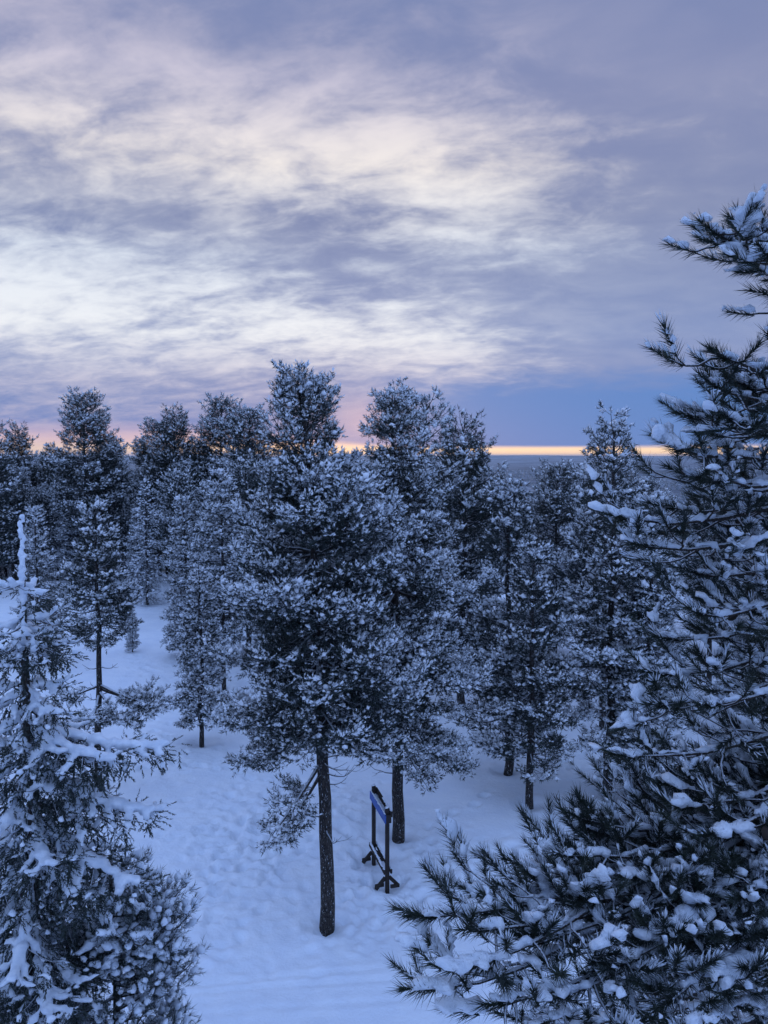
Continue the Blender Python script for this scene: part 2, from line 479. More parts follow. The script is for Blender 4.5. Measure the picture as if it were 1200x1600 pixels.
def build_ground():
    for i, p in enumerate(([(170, 1165), (240, 1180), (300, 1190), (360, 1185), (420, 1180)],
                           [(150, 1215), (230, 1195), (330, 1200), (420, 1225)],
                           [(240, 1140), (250, 1175), (270, 1200)],
                           [(480, 1290), (400, 1330), (330, 1390), (300, 1450)],
                           [(430, 1230), (400, 1290), (350, 1340), (320, 1420)],
                           [(215, 1010), (240, 1060), (260, 1120), (255, 1160)],
                           [(120, 960), (170, 1000), (220, 1045), (270, 1060)],
                           [(860, 1210), (880, 1200), (930, 1185), (960, 1160)],
                           [(850, 1190), (905, 1205), (950, 1210)],
                           [(640, 1400), (720, 1370), (800, 1330), (860, 1300)],
                           [(560, 1400), (560, 1330), (540, 1260), (520, 1220)],
                           [(660, 1430), (640, 1350), (690, 1280), (760, 1240)])):
        walk(p, seed=i)
    trample(390, 1290, 60, 45, 330, 0.075, 1)
    trample(330, 1400, 45, 50, 150, 0.05, 2)
    trample(590, 1400, 60, 40, 210, 0.06, 3)
    trample(730, 1370, 60, 35, 190, 0.05, 4)
    trample(540, 1260, 40, 30, 90, 0.06, 5)
    trample(260, 1185, 70, 14, 110, 0.08, 6)
    trample(430, 1480, 90, 40, 110, 0.03, 7)
    trample(880, 1200, 50, 15, 40, 0.06, 8)
    trample(240, 1030, 40, 35, 70, 0.07, 9)
    for p, w, d in (([(330, 1420), (400, 1378), (450, 1356)], .05, .05), ([(300, 1540), (420, 1528), (600, 1512)], .06, .04),
                    ([(260, 1556), (430, 1540), (620, 1530)], .06, .035), ([(700, 1440), (715, 1330), (725, 1270)], .05, .035),
                    ([(708, 1440), (723, 1330), (732, 1270)], .05, .03), ([(400, 1372), (470, 1330), (540, 1300)], .05, .04),
                    ([(250, 1590), (420, 1575), (640, 1560)], .07, .03)):
        GROOVE.append((np.array([on_ground(*q)[:2] for q in p]), w, d))
    for p in ((510, 1446), (622, 1308), (828, 1257), (948, 1240), (160, 1230), (315, 1163), (792, 1206), (350, 1074), (423, 1143), (605, 1386), (584, 1345)):
        x, y, _z = on_ground(*p)                           # hollows round the stems
        FOOT.append((x, y, 0, .34, .32, .075))
    rr = np.concatenate((np.linspace(0.3, 4.6, 8), 5 * np.exp(np.arange(0, math.log(14), 0.0046)),
                         70 * np.exp(np.arange(0.03, math.log(45000 / 70), 0.06))))
    fa = np.radians(np.arange(-30, 30.01, 0.26))
    th = np.concatenate((fa, np.radians(np.arange(33, 328, 3.5))))
    th = np.concatenate((th, [fa[0] + 2 * np.pi]))            # closed ring
    Rg, Tg = np.meshgrid(rr, th, indexing='ij')
    X, Y = Rg * np.sin(Tg), Rg * np.cos(Tg)
    Z = ground(X, Y)
    lr0 = math.log(5.0); off = 8
    near = (Rg < 70)
    Z += near * (vnoise(X, Y, 1 / 0.9, 7) * 0.022 + vnoise(X, Y, 1 / 0.38, 8) * 0.014 + vnoise(X, Y, 1 / 0.17, 12) * 0.008)
    tr = sstep(vnoise(X, Y, 1 / 3.4, 9), -0.10, 0.2) * near
    Z += tr * (vnoise(X, Y, 1 / 0.22, 10) * 0.028 + vnoise(X, Y, 1 / 0.5, 11) * 0.018)
    nfa = len(fa)
    for (x, y, h, a, b, d) in FOOT:
        r = math.hypot(x, y); t = math.degrees(math.atan2(x, y))
        if r < 5.5 or r > 66 or abs(t) > 29.5:
            continue
        i0 = off + int((math.log(r) - lr0) / 0.0046); j0 = int((t + 30) / 0.26)
        di = int(0.45 / (r * 0.0046)) + 2; dj = int(math.degrees(0.45 / r) / 0.26) + 2
        s = (slice(max(i0 - di, off), i0 + di + 1), slice(max(j0 - dj, 0), min(j0 + dj + 1, nfa)))
        dx, dy = X[s] - x, Y[s] - y
        p = (dx * math.cos(h) + dy * math.sin(h)) / a; q = (-dx * math.sin(h) + dy * math.cos(h)) / b
        e = np.sqrt(p * p + q * q)
        Z[s] += -1.35 * d * np.exp(-(e / 1.0) ** 2.2) + 0.45 * d * np.exp(-((e - 1.75) / 0.5) ** 2)
    for W, w, d in GROOVE:
        best = np.full(X.shape, 1e9)
        for k in range(len(W) - 1):
            A, B = W[k], W[k + 1]; AB = B - A
            t = np.clip(((X - A[0]) * AB[0] + (Y - A[1]) * AB[1]) / (AB @ AB), 0, 1)
            best = np.minimum(best, np.hypot(X - A[0] - t * AB[0], Y - A[1] - t * AB[1]))
        d = d * 0.6
        Z += near * (-d * np.exp(-(best / w) ** 2) + 0.4 * d * np.exp(-((best - 2.2 * w) / w) ** 2))
    nr, nt = X.shape
    v = np.stack((X, Y, Z), -1).reshape(-1, 3)
    i, j = np.meshgrid(np.arange(nr - 1), np.arange(nt - 1), indexing='ij')
    a = (i * nt + j).ravel(); bq = a + 1
    f = np.stack((a, a + nt, bq + nt, bq), -1)
    cen = Rg[:-1, :-1].ravel()
    o = link('snow_ground', mesh_raw('snow_ground', v, f[:, ::-1], smooth=True, mats=[M_GROUND, M_PLAIN], midx=(cen > 260).astype(int)), kind='structure')
    return o


def plain_mat():
    m, q, b = new_mat('far_forest_floor')
    tc = q.n('ShaderNodeTexCoord').outputs['Object']
    n1 = q.noise(tc, 0.0011, 6, 0.65); n2 = q.noise(tc, 0.012, 5, 0.7)
    f = q.ss(q.m('ADD', q.m('MULTIPLY', n1, 0.55), q.m('MULTIPLY', n2, 0.45)), 0.44, 0.60)
    q.put(b.inputs['Base Color'], q.mix(f, (0.07, 0.09, 0.12, 1), (0.26, 0.31, 0.38, 1)))
    b.inputs['Roughness'].default_value = 0.9
    return m


M_PLAIN = plain_mat()


# ------------------------------------------------------------------ trees
def bend(p0, d0, L, n, droop, lift, rng, wob=0.06):
    """polyline from p0 along d0: sinks by droop in the middle, turns up by lift at its end"""
    t = np.linspace(0, 1, n)
    d0 = d0 / np.linalg.norm(d0)
    P = p0 + d0 * (t * L)[:, None]
    P[:, 2] += -droop * L * np.sin(t * np.pi * 0.62) + lift * L * t ** 3
    w = rng.randn(n, 3) * wob * L / n; w[0] = 0
    return P + np.cumsum(w, axis=0) * 0.6


def at(P, t):
    n = len(P) - 1
    k = min(int(t * n), n - 1); f = t * n - k
    return P[k] * (1 - f) + P[k + 1] * f, P[k + 1] - P[k]


class Grown:
    def __init__(self, cl=1):
        self.cl = cl
        self.prim, self.prad, self.sec, self.srad = [], [], [], []
        self.tp, self.td, self.ts = [], [], []          # tufts: place, direction, size


def clothe(g, P, L, rng, sp, ts, start=0.25, side=0.45, tert=True, flat=0.35, hang=0.0, n_sec=4, up=0.25):
    """side twigs and tufts along one main branch"""
    s = start * L
    k = rng.choice([-1, 1])
    while s < L:
        t = s / L
        b, d = at(P, t)
        d = d / np.linalg.norm(d)
        sd = np.cross(d, (0, 0, 1.0)); sd = sd / (np.linalg.norm(sd) + 1e-6)
        l = (side * (L - s) + 0.16 + 0.10 * rng.rand()) * (0.6 + 0.6 * rng.rand())
        l = min(l, 0.9)
        ang = math.radians(42 + 26 * rng.rand())
        dd = d * math.cos(ang) + sd * k * math.sin(ang) + np.array((0, 0, (rng.rand() - 0.5) * 2 * flat - hang))
        S = bend(b, dd, l, n_sec, 0.12 + hang * 0.3, 0.16 + up * 0.4 * rng.rand(), rng, 0.10)
        g.sec.append(S); g.srad.append(np.linspace(0.008 + 0.006 * l, 0.004, n_sec))
        m = max(int(l / ts / 0.62), 1)
        for q in range(m):
            tt = 1 - q / (m + 0.6)
            if tt < 0.18:
                break
            c, e = at(S, min(tt, 0.999))
            e = e / np.linalg.norm(e)
            if q == 0:
                g.tp.append(c); g.td.append(e + (0, 0, up)); g.ts.append(ts * (0.85 + 0.4 * rng.rand()))
            elif tert:
                for kk in (-1, 1):
                    if rng.rand() < 0.85:
                        sd2 = np.cross(e, (0, 0, 1.0))
                        f = e * 0.7 + sd2 * kk * (0.5 + 0.5 * rng.rand()) + np.array((0, 0, (rng.rand() - 0.42) * (0.4 + 1.9 * flat) - hang))
                        f = f / np.linalg.norm(f)
                        ll = ts * (0.4 + 1.3 * rng.rand()) * (1.0 - 0.3 * tt)
                        for w in range(g.cl):
                            o = rng.randn(3) * ts * (0.34 if w else 0.0)
                            g.tp.append(c + f * ll + o); g.td.append(f + o * (1.6 / ts) + (0, 0, up)); g.ts.append(ts * (0.7 + 0.5 * rng.rand()))
            else:
                g.tp.append(c); g.td.append(e + rng.randn(3) * 0.3 + (0, 0, up)); g.ts.append(ts * (0.8 + 0.4 * rng.rand()))
        s += sp * (0.7 + 0.6 * rng.rand()); k = -k
    b, d = at(P, 0.999)
    g.tp.append(b); g.td.append(d / np.linalg.norm(d) + (0, 0, up)); g.ts.append(ts * 1.15)


def trunk_path(H, lean, rng, n=16, bendy=0.05):
    bendy = bendy * min(H / 10, 1) * 0.8
    z = np.linspace(-0.3, H, n)
    w = np.cumsum(rng.randn(n, 2) * bendy, axis=0); w -= np.interp(z, (z[0], z[-1]), (0, 1))[:, None] * w[-1] ; w[0] = 0
    k = np.sign(z) * np.abs(z / H) ** 2.6
    return np.stack((lean[0] * k + w[:, 0], lean[1] * k + w[:, 1], z), 1)


class Spec:
    def __init__(self, **k):
        self.__dict__.update(dict(H=11, zb=3.5, prof=[(0, .6), (.25, 1), (.6, .8), (1, .15)], W=2.0, r0=.15, whorl=.34, nb=(4, 6), el=(-6, 48),
                                  droop=.10, lift=.14, sp=.17, ts=.17, lean=(0, 0), start=.25, side=.45, jitter=(.6, 1.12), snow=.75,
                                  snow_k=1.0, flat=.35, hang=0.0, extra=(), kind='pine', nb_needles=8, dead=0, up=.25, seed=1, blob='O', limb=5, cl=2, shelter=.62))
        self.__dict__.update(k)


PINE_T = {n: needle_temps(n, 0.72, 1.3 / n, (25, 105), n) for n in (8, 12, 16)}
SPRUCE_T = {n: needle_temps(n, 0.36, 0.070, (35, 75), n + 1) for n in (8, 12, 16)}


def make_tree(s):
    """returns the meshes trunk, limbs, crown, snow shared by every tree of this form"""
    rng = np.random.RandomState(s.seed)
    g = Grown(s.cl)
    T = trunk_path(s.H, s.lean, rng)
    zs = T[:, 2]
    tr = s.r0 * (np.clip(1 - zs / s.H, 0, 1) ** 0.75) + 0.012
    tr = tr * (1 + 0.10 * np.exp(-np.clip(zs, 0, None) / 0.25))
    on = lambda z: np.array((np.interp(z, zs, T[:, 0]), np.interp(z, zs, T[:, 1]), z))
    z = s.zb
    px_, py_ = zip(*s.prof)
    while z < s.H - 0.12:
        h = (z - s.zb) / (s.H - s.zb)
        w = np.interp(h, px_, py_) * s.W
        a0 = rng.rand() * 6.28
        nb = rng.randint(s.nb[0], s.nb[1] + 1)
        for k in range(nb):
            if rng.rand() < 0.08:
                continue
            az = a0 + k * 6.283 / nb + rng.randn() * 0.25
            L = w * (s.jitter[0] + (s.jitter[1] - s.jitter[0]) * rng.rand()) + 0.05
            el = math.radians(s.el[0] + (s.el[1] - s.el[0]) * h ** 1.3 + rng.randn() * 12)
            d = np.array((math.cos(az) * math.cos(el), math.sin(az) * math.cos(el), math.sin(el)))
            b = on(z + rng.randn() * 0.06)
            P = bend(b, d, L, 7, s.droop * (1 - 0.6 * h), s.lift, rng, 0.20)
            g.prim.append(P); g.prad.append(np.linspace(0.012 + 0.014 * L, 0.006, 7))
            clothe(g, P, L, rng, s.sp, s.ts, s.start, s.side, True, s.flat, s.hang, up=s.up)
        z += s.whorl * (0.75 + 0.5 * rng.rand())
    tip = on(s.H)
    for k in range(4):
        g.tp.append(tip + (0, 0, -0.12 * k)); g.td.append(np.array((rng.randn() * .25, rng.randn() * .25, 1.0))); g.ts.append(s.ts * 1.1)
    for (zb, az, L, el, droop, lift) in s.extra:         # boughs the photograph shows one by one
        az, el = math.radians(az), math.radians(el)
        d = np.array((math.cos(az) * math.cos(el), math.sin(az) * math.cos(el), math.sin(el)))
        P = bend(on(zb), d, L, 7, droop, lift, rng)
        g.prim.append(P); g.prad.append(np.linspace(0.03 + 0.012 * L, 0.008, 7))
        clothe(g, P, L, rng, s.sp * 0.75, s.ts, 0.3, 0.5, True, 0.6, s.hang, up=s.up)
    for k in range(s.dead):                              # bare dead branches under the crown
        zz = s.zb - 0.2 - rng.rand() * s.zb * 0.45
        az = rng.rand() * 6.28; L = (0.3 + 0.9 * rng.rand()) * s.W * 0.55
        P = bend(on(zz), np.array((math.cos(az), math.sin(az), 0.15)), L, 7, 0.15, 0.25, rng, 0.16)
        g.prim.append(P); g.prad.append(np.linspace(0.02, 0.004, 7))
        for _ in range(3):
            b, d = at(P, 0.3 + 0.6 * rng.rand())
            S = bend(b, d / np.linalg.norm(d) + rng.randn(3) * 0.5, L * 0.35, 4, 0.1, 0.1, rng, 0.2)
            g.sec.append(S); g.srad.append(np.linspace(0.008, 0.003, 4))
    tp, td, ts = np.array(g.tp), np.array(g.td), np.array(g.ts)
    n = len(tp)
    tmp, tri = (SPRUCE_T if s.kind == 'spruce' else PINE_T)[s.nb_needles]
    cv, cf = scatter(tmp, tri, tp, frames(td, rng.rand(n) * 6.28), ts, rng)
    # snow settles where little lies above
    cell = 0.14
    ijk = np.floor((tp - tp.min(0)) / cell).astype(int) + 1
    occ = np.zeros(ijk.max(0) + 3); occ[ijk[:, 0], ijk[:, 1], ijk[:, 2]] = 1
    bl_ = sum(np.roll(np.roll(occ, a, 0), b, 1) for a in (-1, 0, 1) for b in (-1, 0, 1)) / 9
    cs = np.cumsum(bl_[:, :, ::-1], axis=2)[:, :, ::-1]
    top_ = np.minimum(ijk[:, 2] + 10, occ.shape[2] - 1)
    cover = cs[ijk[:, 0], ijk[:, 1], ijk[:, 2] + 1] - cs[ijk[:, 0], ijk[:, 1], top_]
    m = rng.rand(n) < np.clip(s.snow * 1.5, 0, 1.0) * np.exp(-cover * s.shelter)
    sp_, sd_, sz_ = tp[m], td[m], ts[m]
    U = upframes(sd_, 0.6)
    k_ = m.sum()
    sc = np.stack((0.34 + 0.20 * rng.rand(k_), 0.32 + 0.20 * rng.rand(k_), 0.27 + 0.20 * rng.rand(k_)), 1) * sz_[:, None] * s.snow_k
    bl, bf = {'S': (BLOB_S, ICO1F), 'M': (BLOB_M, ICO2F), 'O': (BLOB_O, OCTF)}[s.blob]
    hp = rng.rand(k_) < 0.72
    sc *= (0.65 + 0.80 * rng.rand(k_) ** 1.5)[:, None]
    sv, sf = merge((scatter(bl, bf, (sp_ + nrm(sd_) * sz_[:, None] * 0.5 + U[:, :, 2] * (sz_ * 0.18)[:, None])[hp], U[hp], sc[hp], rng),
                    scatter(FROST_T[0], FROST_T[1], sp_ + np.array((0, 0, .012)), frames(sd_, rng.randn(k_) * 0.4), sz_, rng)))
    tv, tf = tubes(T[None], tr[None], 12)
    pv, pf = tubes(np.array(g.prim), np.array(g.prad), s.limb)
    qv, qf = tubes(np.array(g.sec), np.array(g.srad), 3)
    lv, lf = merge(((pv, pf), (qv, qf)))
    nm = 'spruce' if s.kind == 'spruce' else 'pine'
    r = dict(trunk=mesh_raw(nm + '_trunk', tv, tf, M_BARK, True), limbs=mesh_raw(nm + '_limbs', lv, lf, M_LIMB, True),
             crown=mesh_raw(nm + '_crown', cv, cf, M_SPRUCE if s.kind == 'spruce' else M_NEEDLE), snow=mesh_raw(nm + '_snow', sv, sf, M_SNOW, True))
    return r


def plant(parts, name, label, loc, rz=0.0, scale=1.0, group=None, cat='tree'):
    t = thing(name, label, cat, loc, rz, group, scale)
    link('trunk', parts['trunk'], t)
    link('branches', parts['limbs'], t, 'stuff')
    link('crown', parts['crown'], t, 'stuff')
    link('snow', parts['snow'], t, 'stuff')
    return t


def put(parts, name, label, u, v, rz=0.0, scale=1.0, group=None):
    x, y, z = on_ground(u, v)
    return plant(parts, name, label, (x, y, z), math.radians(rz), scale, group)



# ------------------------------------------------------------------ trees near the camera, bough by bough
def soft_snow(name, v, f, voxel, parent, mat, disp=0.006, freq=40.0, keep=1.0):
    """fuse heaps of snow into one smooth drift along a bough"""
    if not len(v):
        return None
    me = mesh_raw(name, v, f)
    o = bpy.data.objects.new(name, me); COL.objects.link(o)
    md = o.modifiers.new('fuse', 'REMESH'); md.mode = 'VOXEL'; md.voxel_size = voxel; md.use_smooth_shade = True
    if keep < 1:
        dm = o.modifiers.new('thin', 'DECIMATE'); dm.ratio = keep
    ev = o.evaluated_get(bpy.context.evaluated_depsgraph_get())
    m2 = bpy.data.meshes.new_from_object(ev)
    o.modifiers.clear(); o.data = m2; bpy.data.meshes.remove(me)
    m2.name = name
    n = len(m2.vertices)
    if n == 0:
        bpy.data.objects.remove(o); return None
    co = np.empty(n * 3, np.float32); no = np.empty(n * 3, np.float32)
    m2.vertices.foreach_get('co', co); m2.vertices.foreach_get('normal', no)
    co = co.reshape(-1, 3).astype(float); no = no.reshape(-1, 3)
    k = freq
    h = (np.sin(co @ np.array((k, .6 * k, .3 * k))) + np.sin(co @ np.array((-.5 * k, 1.1 * k, .5 * k)) + 1.3) + np.sin(co @ np.array((.4 * k, -.3 * k, 1.2 * k)) + 2.1)
         + 0.7 * np.sin(co @ np.array((1.9 * k, .9 * k, -1.2 * k))) + 0.7 * np.sin(co @ np.array((-1.1 * k, 2.2 * k, .8 * k)) + .6)) / 4.4
    co = co + no * (h * disp * 2)[:, None]
    m2.vertices.foreach_set('co', co.astype(np.float32).ravel())
    m2.materials.clear(); m2.materials.append(mat)
    m2.polygons.foreach_set('use_smooth', np.ones(len(m2.polygons), dtype=bool))
    m2.update()
    o.parent = parent; o['kind'] = 'stuff'
    return o


NEAR_SPRUCE_T = needle_temps(20, 0.22, 0.085, (35, 72), 77, 12)


def near_spruce():
    rng = np.random.RandomState(101)
    top = pix(31, 802, 8.6)
    x0, y0 = top[0], top[1]
    z0 = float(ground(np.array([x0]), np.array([y0]))[0])
    H = top[2] - z0
    t = thing('spruce_tree', 'snow laden spruce with a bare white leader shoot on the near left', 'tree', (x0, y0, z0))
    T = trunk_path(H, (0.02, 0), rng, 16, 0.02)
    r = 0.125 * (np.clip(1 - T[:, 2] / H, 0, 1) ** 0.9) + 0.012
    v, f = tubes(T[None], r[None], 12)
    tr = link('trunk', mesh_raw('trunk', v, f, M_BARK, True), t)
    # snow plastered on the leader and the upper stem
    z = np.arange(H - 1.5, H, 0.035); n = len(z)
    P = np.stack((np.interp(z, T[:, 2], T[:, 0]) + rng.randn(n) * .012, np.interp(z, T[:, 2], T[:, 1]) - .015 + rng.randn(n) * .01, z), 1)
    sv, sf = scatter(BLOB_S, ICO1F, P, upframes(rng.randn(n, 3)), np.stack((.020 + .016 * rng.rand(n),) * 2 + (.04 + .02 * rng.rand(n),), 1), rng)
    soft_snow('snow', sv, sf, 0.014, tr, M_SNOW_NEAR, 0.004, 60)
    z = 2.2
    while z < H - 0.55:
        d = H - z
        L0 = min(0.05 + 0.30 * d, 1.6)
        a0 = rng.rand() * 6.28
        nb = 5 if d > 1.0 else 4
        for k in range(nb):
            az = a0 + k * 6.283 / nb + rng.randn() * 0.2
            L = L0 * (0.65 + 0.5 * rng.rand())
            el = math.radians(12 - 34 * min(d / 3.0, 1) + rng.randn() * 8)
            dv = np.array((math.cos(az) * math.cos(el), math.sin(az) * math.cos(el), math.sin(el)))
            b = np.array((np.interp(z, T[:, 2], T[:, 0]), np.interp(z, T[:, 2], T[:, 1]), z + rng.randn() * 0.05))
            P = bend(b, dv, L, 8, 0.22, 0.16, rng, 0.05)
            spruce_branch(t, P, L, rng)
        z += 0.37 * (0.8 + 0.4 * rng.rand())
    # two boughs the photograph shows reaching to the right
    for (u, v_, dep, rise) in ((232, 1262, 8.7, .45), (215, 1375, 8.4, .55), (250, 1180 - 20, 8.9, .3), (175, 1185, 8.4, .3)):
        tip = pix(u, v_, dep) - np.array((x0, y0, z0))
        b = np.array((0, 0, tip[2] + rise)); dv = tip - b; L = np.linalg.norm(dv)
        spruce_branch(t, bend(b, dv / L, L, 8, 0.12, 0.10, rng, 0.04), L, rng, 1.25)


def spruce_branch(t, P, L, rng, k_snow=1.0):
    g = Grown(2)
    clothe(g, P, L, rng, 0.085, 0.125, 0.15, 0.33, True, 0.30, 0.24, 5, up=-0.15)
    v, f = merge((tubes(P[None], np.linspace(0.010 + 0.012 * L, 0.005, len(P))[None], 6), tubes(np.array(g.sec), np.array(g.srad) * 0.8, 4)))
    br = link('branch', mesh_raw('branch', v, f, M_TWIG, True), t)
    tp, td, ts = np.array(g.tp), nrm(np.array(g.td)), np.array(g.ts)
    # hanging twigs under the bough
    n = len(tp); m = rng.rand(n) < 0.35
    tp = np.concatenate((tp, tp[m] + rng.randn(m.sum(), 3) * 0.02 - np.array((0, 0, .05))))
    td = np.concatenate((td, td[m] * 0.5 + np.array((0, 0, -0.9)) + rng.randn(m.sum(), 3) * 0.45)); ts = np.concatenate((ts, ts[m] * (0.9 + rng.rand(m.sum()))))
    n = len(tp)
    v, f = scatter(NEAR_SPRUCE_T[0], NEAR_SPRUCE_T[1], tp, frames(td, rng.rand(n) * 6.28), ts, rng)
    link('needles', mesh_raw('needles', v, f, M_SPRUCE), br, 'stuff')
    pos, dr, sc = [], [], []
    for i in range(len(g.tp)):                         # little caps on the twig ends
        if rng.rand() < 0.20:
            rr = ts[i] * (0.16 + 0.16 * rng.rand())
            pos.append(tp[i] + td[i] * ts[i] * .4 + np.array((0, 0, rr * .6))); dr.append(td[i]); sc.append((rr * 1.5, rr, rr * .7))
    def lay(Q, l, r0, r1, t0):
        m_ = max(int(l * (1 - t0) / 0.045), 2)
        for q in range(m_):
            tt = t0 + (1 - t0) * q / (m_ - 1)
            if rng.rand() < 0.12:
                continue
            c, e = at(Q, min(tt, 0.999))
            rr = (r0 + (r1 - r0) * math.sin(min(tt * 1.15, 1) * 2.6)) * (0.75 + 0.5 * rng.rand()) * k_snow
            pos.append(c + np.array((rng.randn() * .012, rng.randn() * .012, rr * 0.45))); dr.append(e)
            sc.append((rr * 1.2, rr * (0.9 + 0.3 * rng.rand()), rr * (0.55 + 0.25 * rng.rand())))
    lay(P, L, 0.030, 0.066, 0.10)
    for S in g.sec:
        if rng.rand() < 0.58:
            lay(S, np.linalg.norm(S[-1] - S[0]), 0.021, 0.044, 0.12)
    pos, dr, sc = np.array(pos), np.array(dr), np.array(sc)
    v, f = scatter(BLOB_S, ICO1F, pos, upframes(dr, 0.8), sc, rng)
    soft_snow('snow', v, f, 0.025, br, M_SNOW_NEAR, 0.011, 42, 0.34)


# the old pine whose boughs hang into the picture on the right
NEAR_T = needle_temps(110, 0.47, 0.028, (28, 74), 5, 10)


RIME_T = upper_blades(26, 0.46, 0.020, 8)


def cone_mesh():
    bv, bf = ICO2.copy(), ICO2F
    an = np.arctan2(bv[:, 1], bv[:, 0])
    k = 1 + 0.14 * np.sin(an * 5 + bv[:, 2] * 9)
    w = bv * k[:, None] * np.array((0.017, 0.017, 0.026))
    w[:, :2] *= (1.0 - 0.35 * np.clip(-bv[:, 2], 0, 1))[:, None]
    return mesh_raw('cone', w, bf, M_CONE, False)


def long_branch(t, P, L, rng, seed_snow, sp=0.095, side=0.25, shoots=0.105, start=0.2, cone=None, rise_k=1.1):
    """a near pine bough: wood, separate needles and the snow lying on its shoots"""
    sec, srad, tp, td, ts = [], [], [], [], []
    s, k = start * L, 1
    while s < L:
        tq = s / L
        b, d = at(P, tq); d = d / np.linalg.norm(d)
        sd = np.cross(d, (0, 0, 1.0)); sd /= np.linalg.norm(sd) + 1e-6
        l = min((side * (L - s) + 0.07 + 0.10 * rng.rand()) * (0.6 + 0.7 * rng.rand()), 0.50)
        an = math.radians(38 + 34 * rng.rand())
        dd = d * math.cos(an) + sd * k * math.sin(an) + np.array((0, 0, (rng.rand() - 0.5) * rise_k))
        S = bend(b, dd, l, 6, 0.16, 0.30 * rise_k * rng.rand(), rng, 0.34)
        sec.append(S); srad.append(np.linspace(0.0045 + 0.006 * l, 0.0028, 6))
        m = max(int(l / 0.085), 1)
        for q in range(m):
            tt = 1 - q / (m + 0.7)
            if tt < 0.30:
                break
            c, e = at(S, min(tt, 0.999)); e = e / np.linalg.norm(e)
            if q == 0:
                tp.append(c); td.append(e + (0, 0, .25)); ts.append(shoots * (0.9 + 0.4 * rng.rand()))
                continue
            for kk in (-1, 1):
                if rng.rand() < 0.62:
                    s2 = np.cross(e, (0, 0, 1.0))
                    f = e * 0.75 + s2 * kk * (0.4 + 0.6 * rng.rand()) + np.array((0, 0, (rng.rand() - 0.35) * 1.0)); f /= np.linalg.norm(f)
                    ll = 0.03 + 0.13 * rng.rand() * (1.1 - 0.5 * tt)
                    Q = bend(c, f, ll, 6, 0.1, 0.25, rng, 0.12)
                    sec.append(Q); srad.append(np.linspace(0.0036, 0.0026, 6))
                    tp.append(Q[-1]); td.append(Q[-1] - Q[-2] + f * 0.02 + np.array((0, 0, .006))); ts.append(shoots * (0.75 + 0.5 * rng.rand()))
        s += sp * (0.7 + 0.6 * rng.rand()); k = -k
    b, d = at(P, 0.999)
    tp.append(b); td.append(d / np.linalg.norm(d) + (0, 0, .15)); ts.append(shoots * 1.25)
    b, d = at(P, 1 - 0.10 / L)
    tp.append(b); td.append(d / np.linalg.norm(d)); ts.append(shoots * 1.15)
    v, f = merge((tubes(P[None], np.linspace(0.007 + 0.009 * L, 0.0035, len(P))[None], 8), tubes(np.array(sec), np.array(srad), 4)))
    br = link('branch', mesh_raw('branch', v, f, M_TWIG, True), t)
    tp, td, ts = np.array(tp), nrm(np.array(td)), np.array(ts)
    n = len(tp)
    v, f = scatter(NEAR_T[0], NEAR_T[1], tp - td * (ts * 0.35)[:, None], frames(td, rng.rand(n) * 6.28), ts, rng)
    link('needles', mesh_raw('needles', v, f, M_NEEDLE_NEAR), br, 'stuff')
    pos, dr, sc = [], [], []
    for i in range(n):
        if rng.rand() < 0.60:
            big = rng.rand() ** 1.8
            for q in range(5):
                a = -0.25 + 1.15 * (q / 4.0)
                rr = ts[i] * (0.10 + 0.18 * big) * (0.6 + 0.8 * rng.rand()) * (1.0 - 0.35 * abs(a - 0.3))
                pos.append(tp[i] + td[i] * ts[i] * a + np.array((rng.randn() * .012, rng.randn() * .012, rr * 0.4 + ts[i] * 0.06))); dr.append(td[i])
                sc.append((rr * 1.15, rr * (0.8 + 0.4 * rng.rand()), rr * (0.45 + 0.3 * rng.rand())))
    for Q, l in [(P, L)] + [(S, np.linalg.norm(S[-1] - S[0])) for S in sec if rng.rand() < 0.6]:
        m_ = max(int(l / 0.016), 2)
        on = rng.rand() * 6
        for q in range(m_):
            if math.sin(on + q * 0.45) < -0.25:
                continue
            c, e = at(Q, min((q + .5) / m_, .999)); rr = (0.008 + 0.006 * rng.rand()) * (1.5 if Q is P else 1)
            pos.append(c + np.array((0, 0, 0.006 + (0.006 * L if Q is P else 0)))); dr.append(e); sc.append((0.017, rr, rr * 0.8))
    v, f = scatter(BLOB_S, ICO1F, np.array(pos), upframes(np.array(dr), 0.9), np.array(sc), rng)
    soft_snow('snow', v, f, 0.0125, br, M_SNOW_NEAR, 0.007, 105, 0.40)
    m = rng.rand(n) < 0.40                              # needles plastered white on their upper side
    v, f = scatter(RIME_T[0], RIME_T[1], (tp - td * (ts * 0.30)[:, None] + np.array((0, 0, .004)))[m], frames(td[m], rng.randn(m.sum()) * 0.35), ts[m], rng)
    link('rime', mesh_raw('rime', v, f, M_SNOW_NEAR), br, 'stuff')
    if cone is not None and rng.rand() < 0.35:
        i = rng.randint(n)
        c = link('cone', cone, br); c.location = tp[i] - np.array((0, 0, .035)); c.rotation_euler = (rng.randn() * .4 + 3.1, rng.randn() * .4, 0)


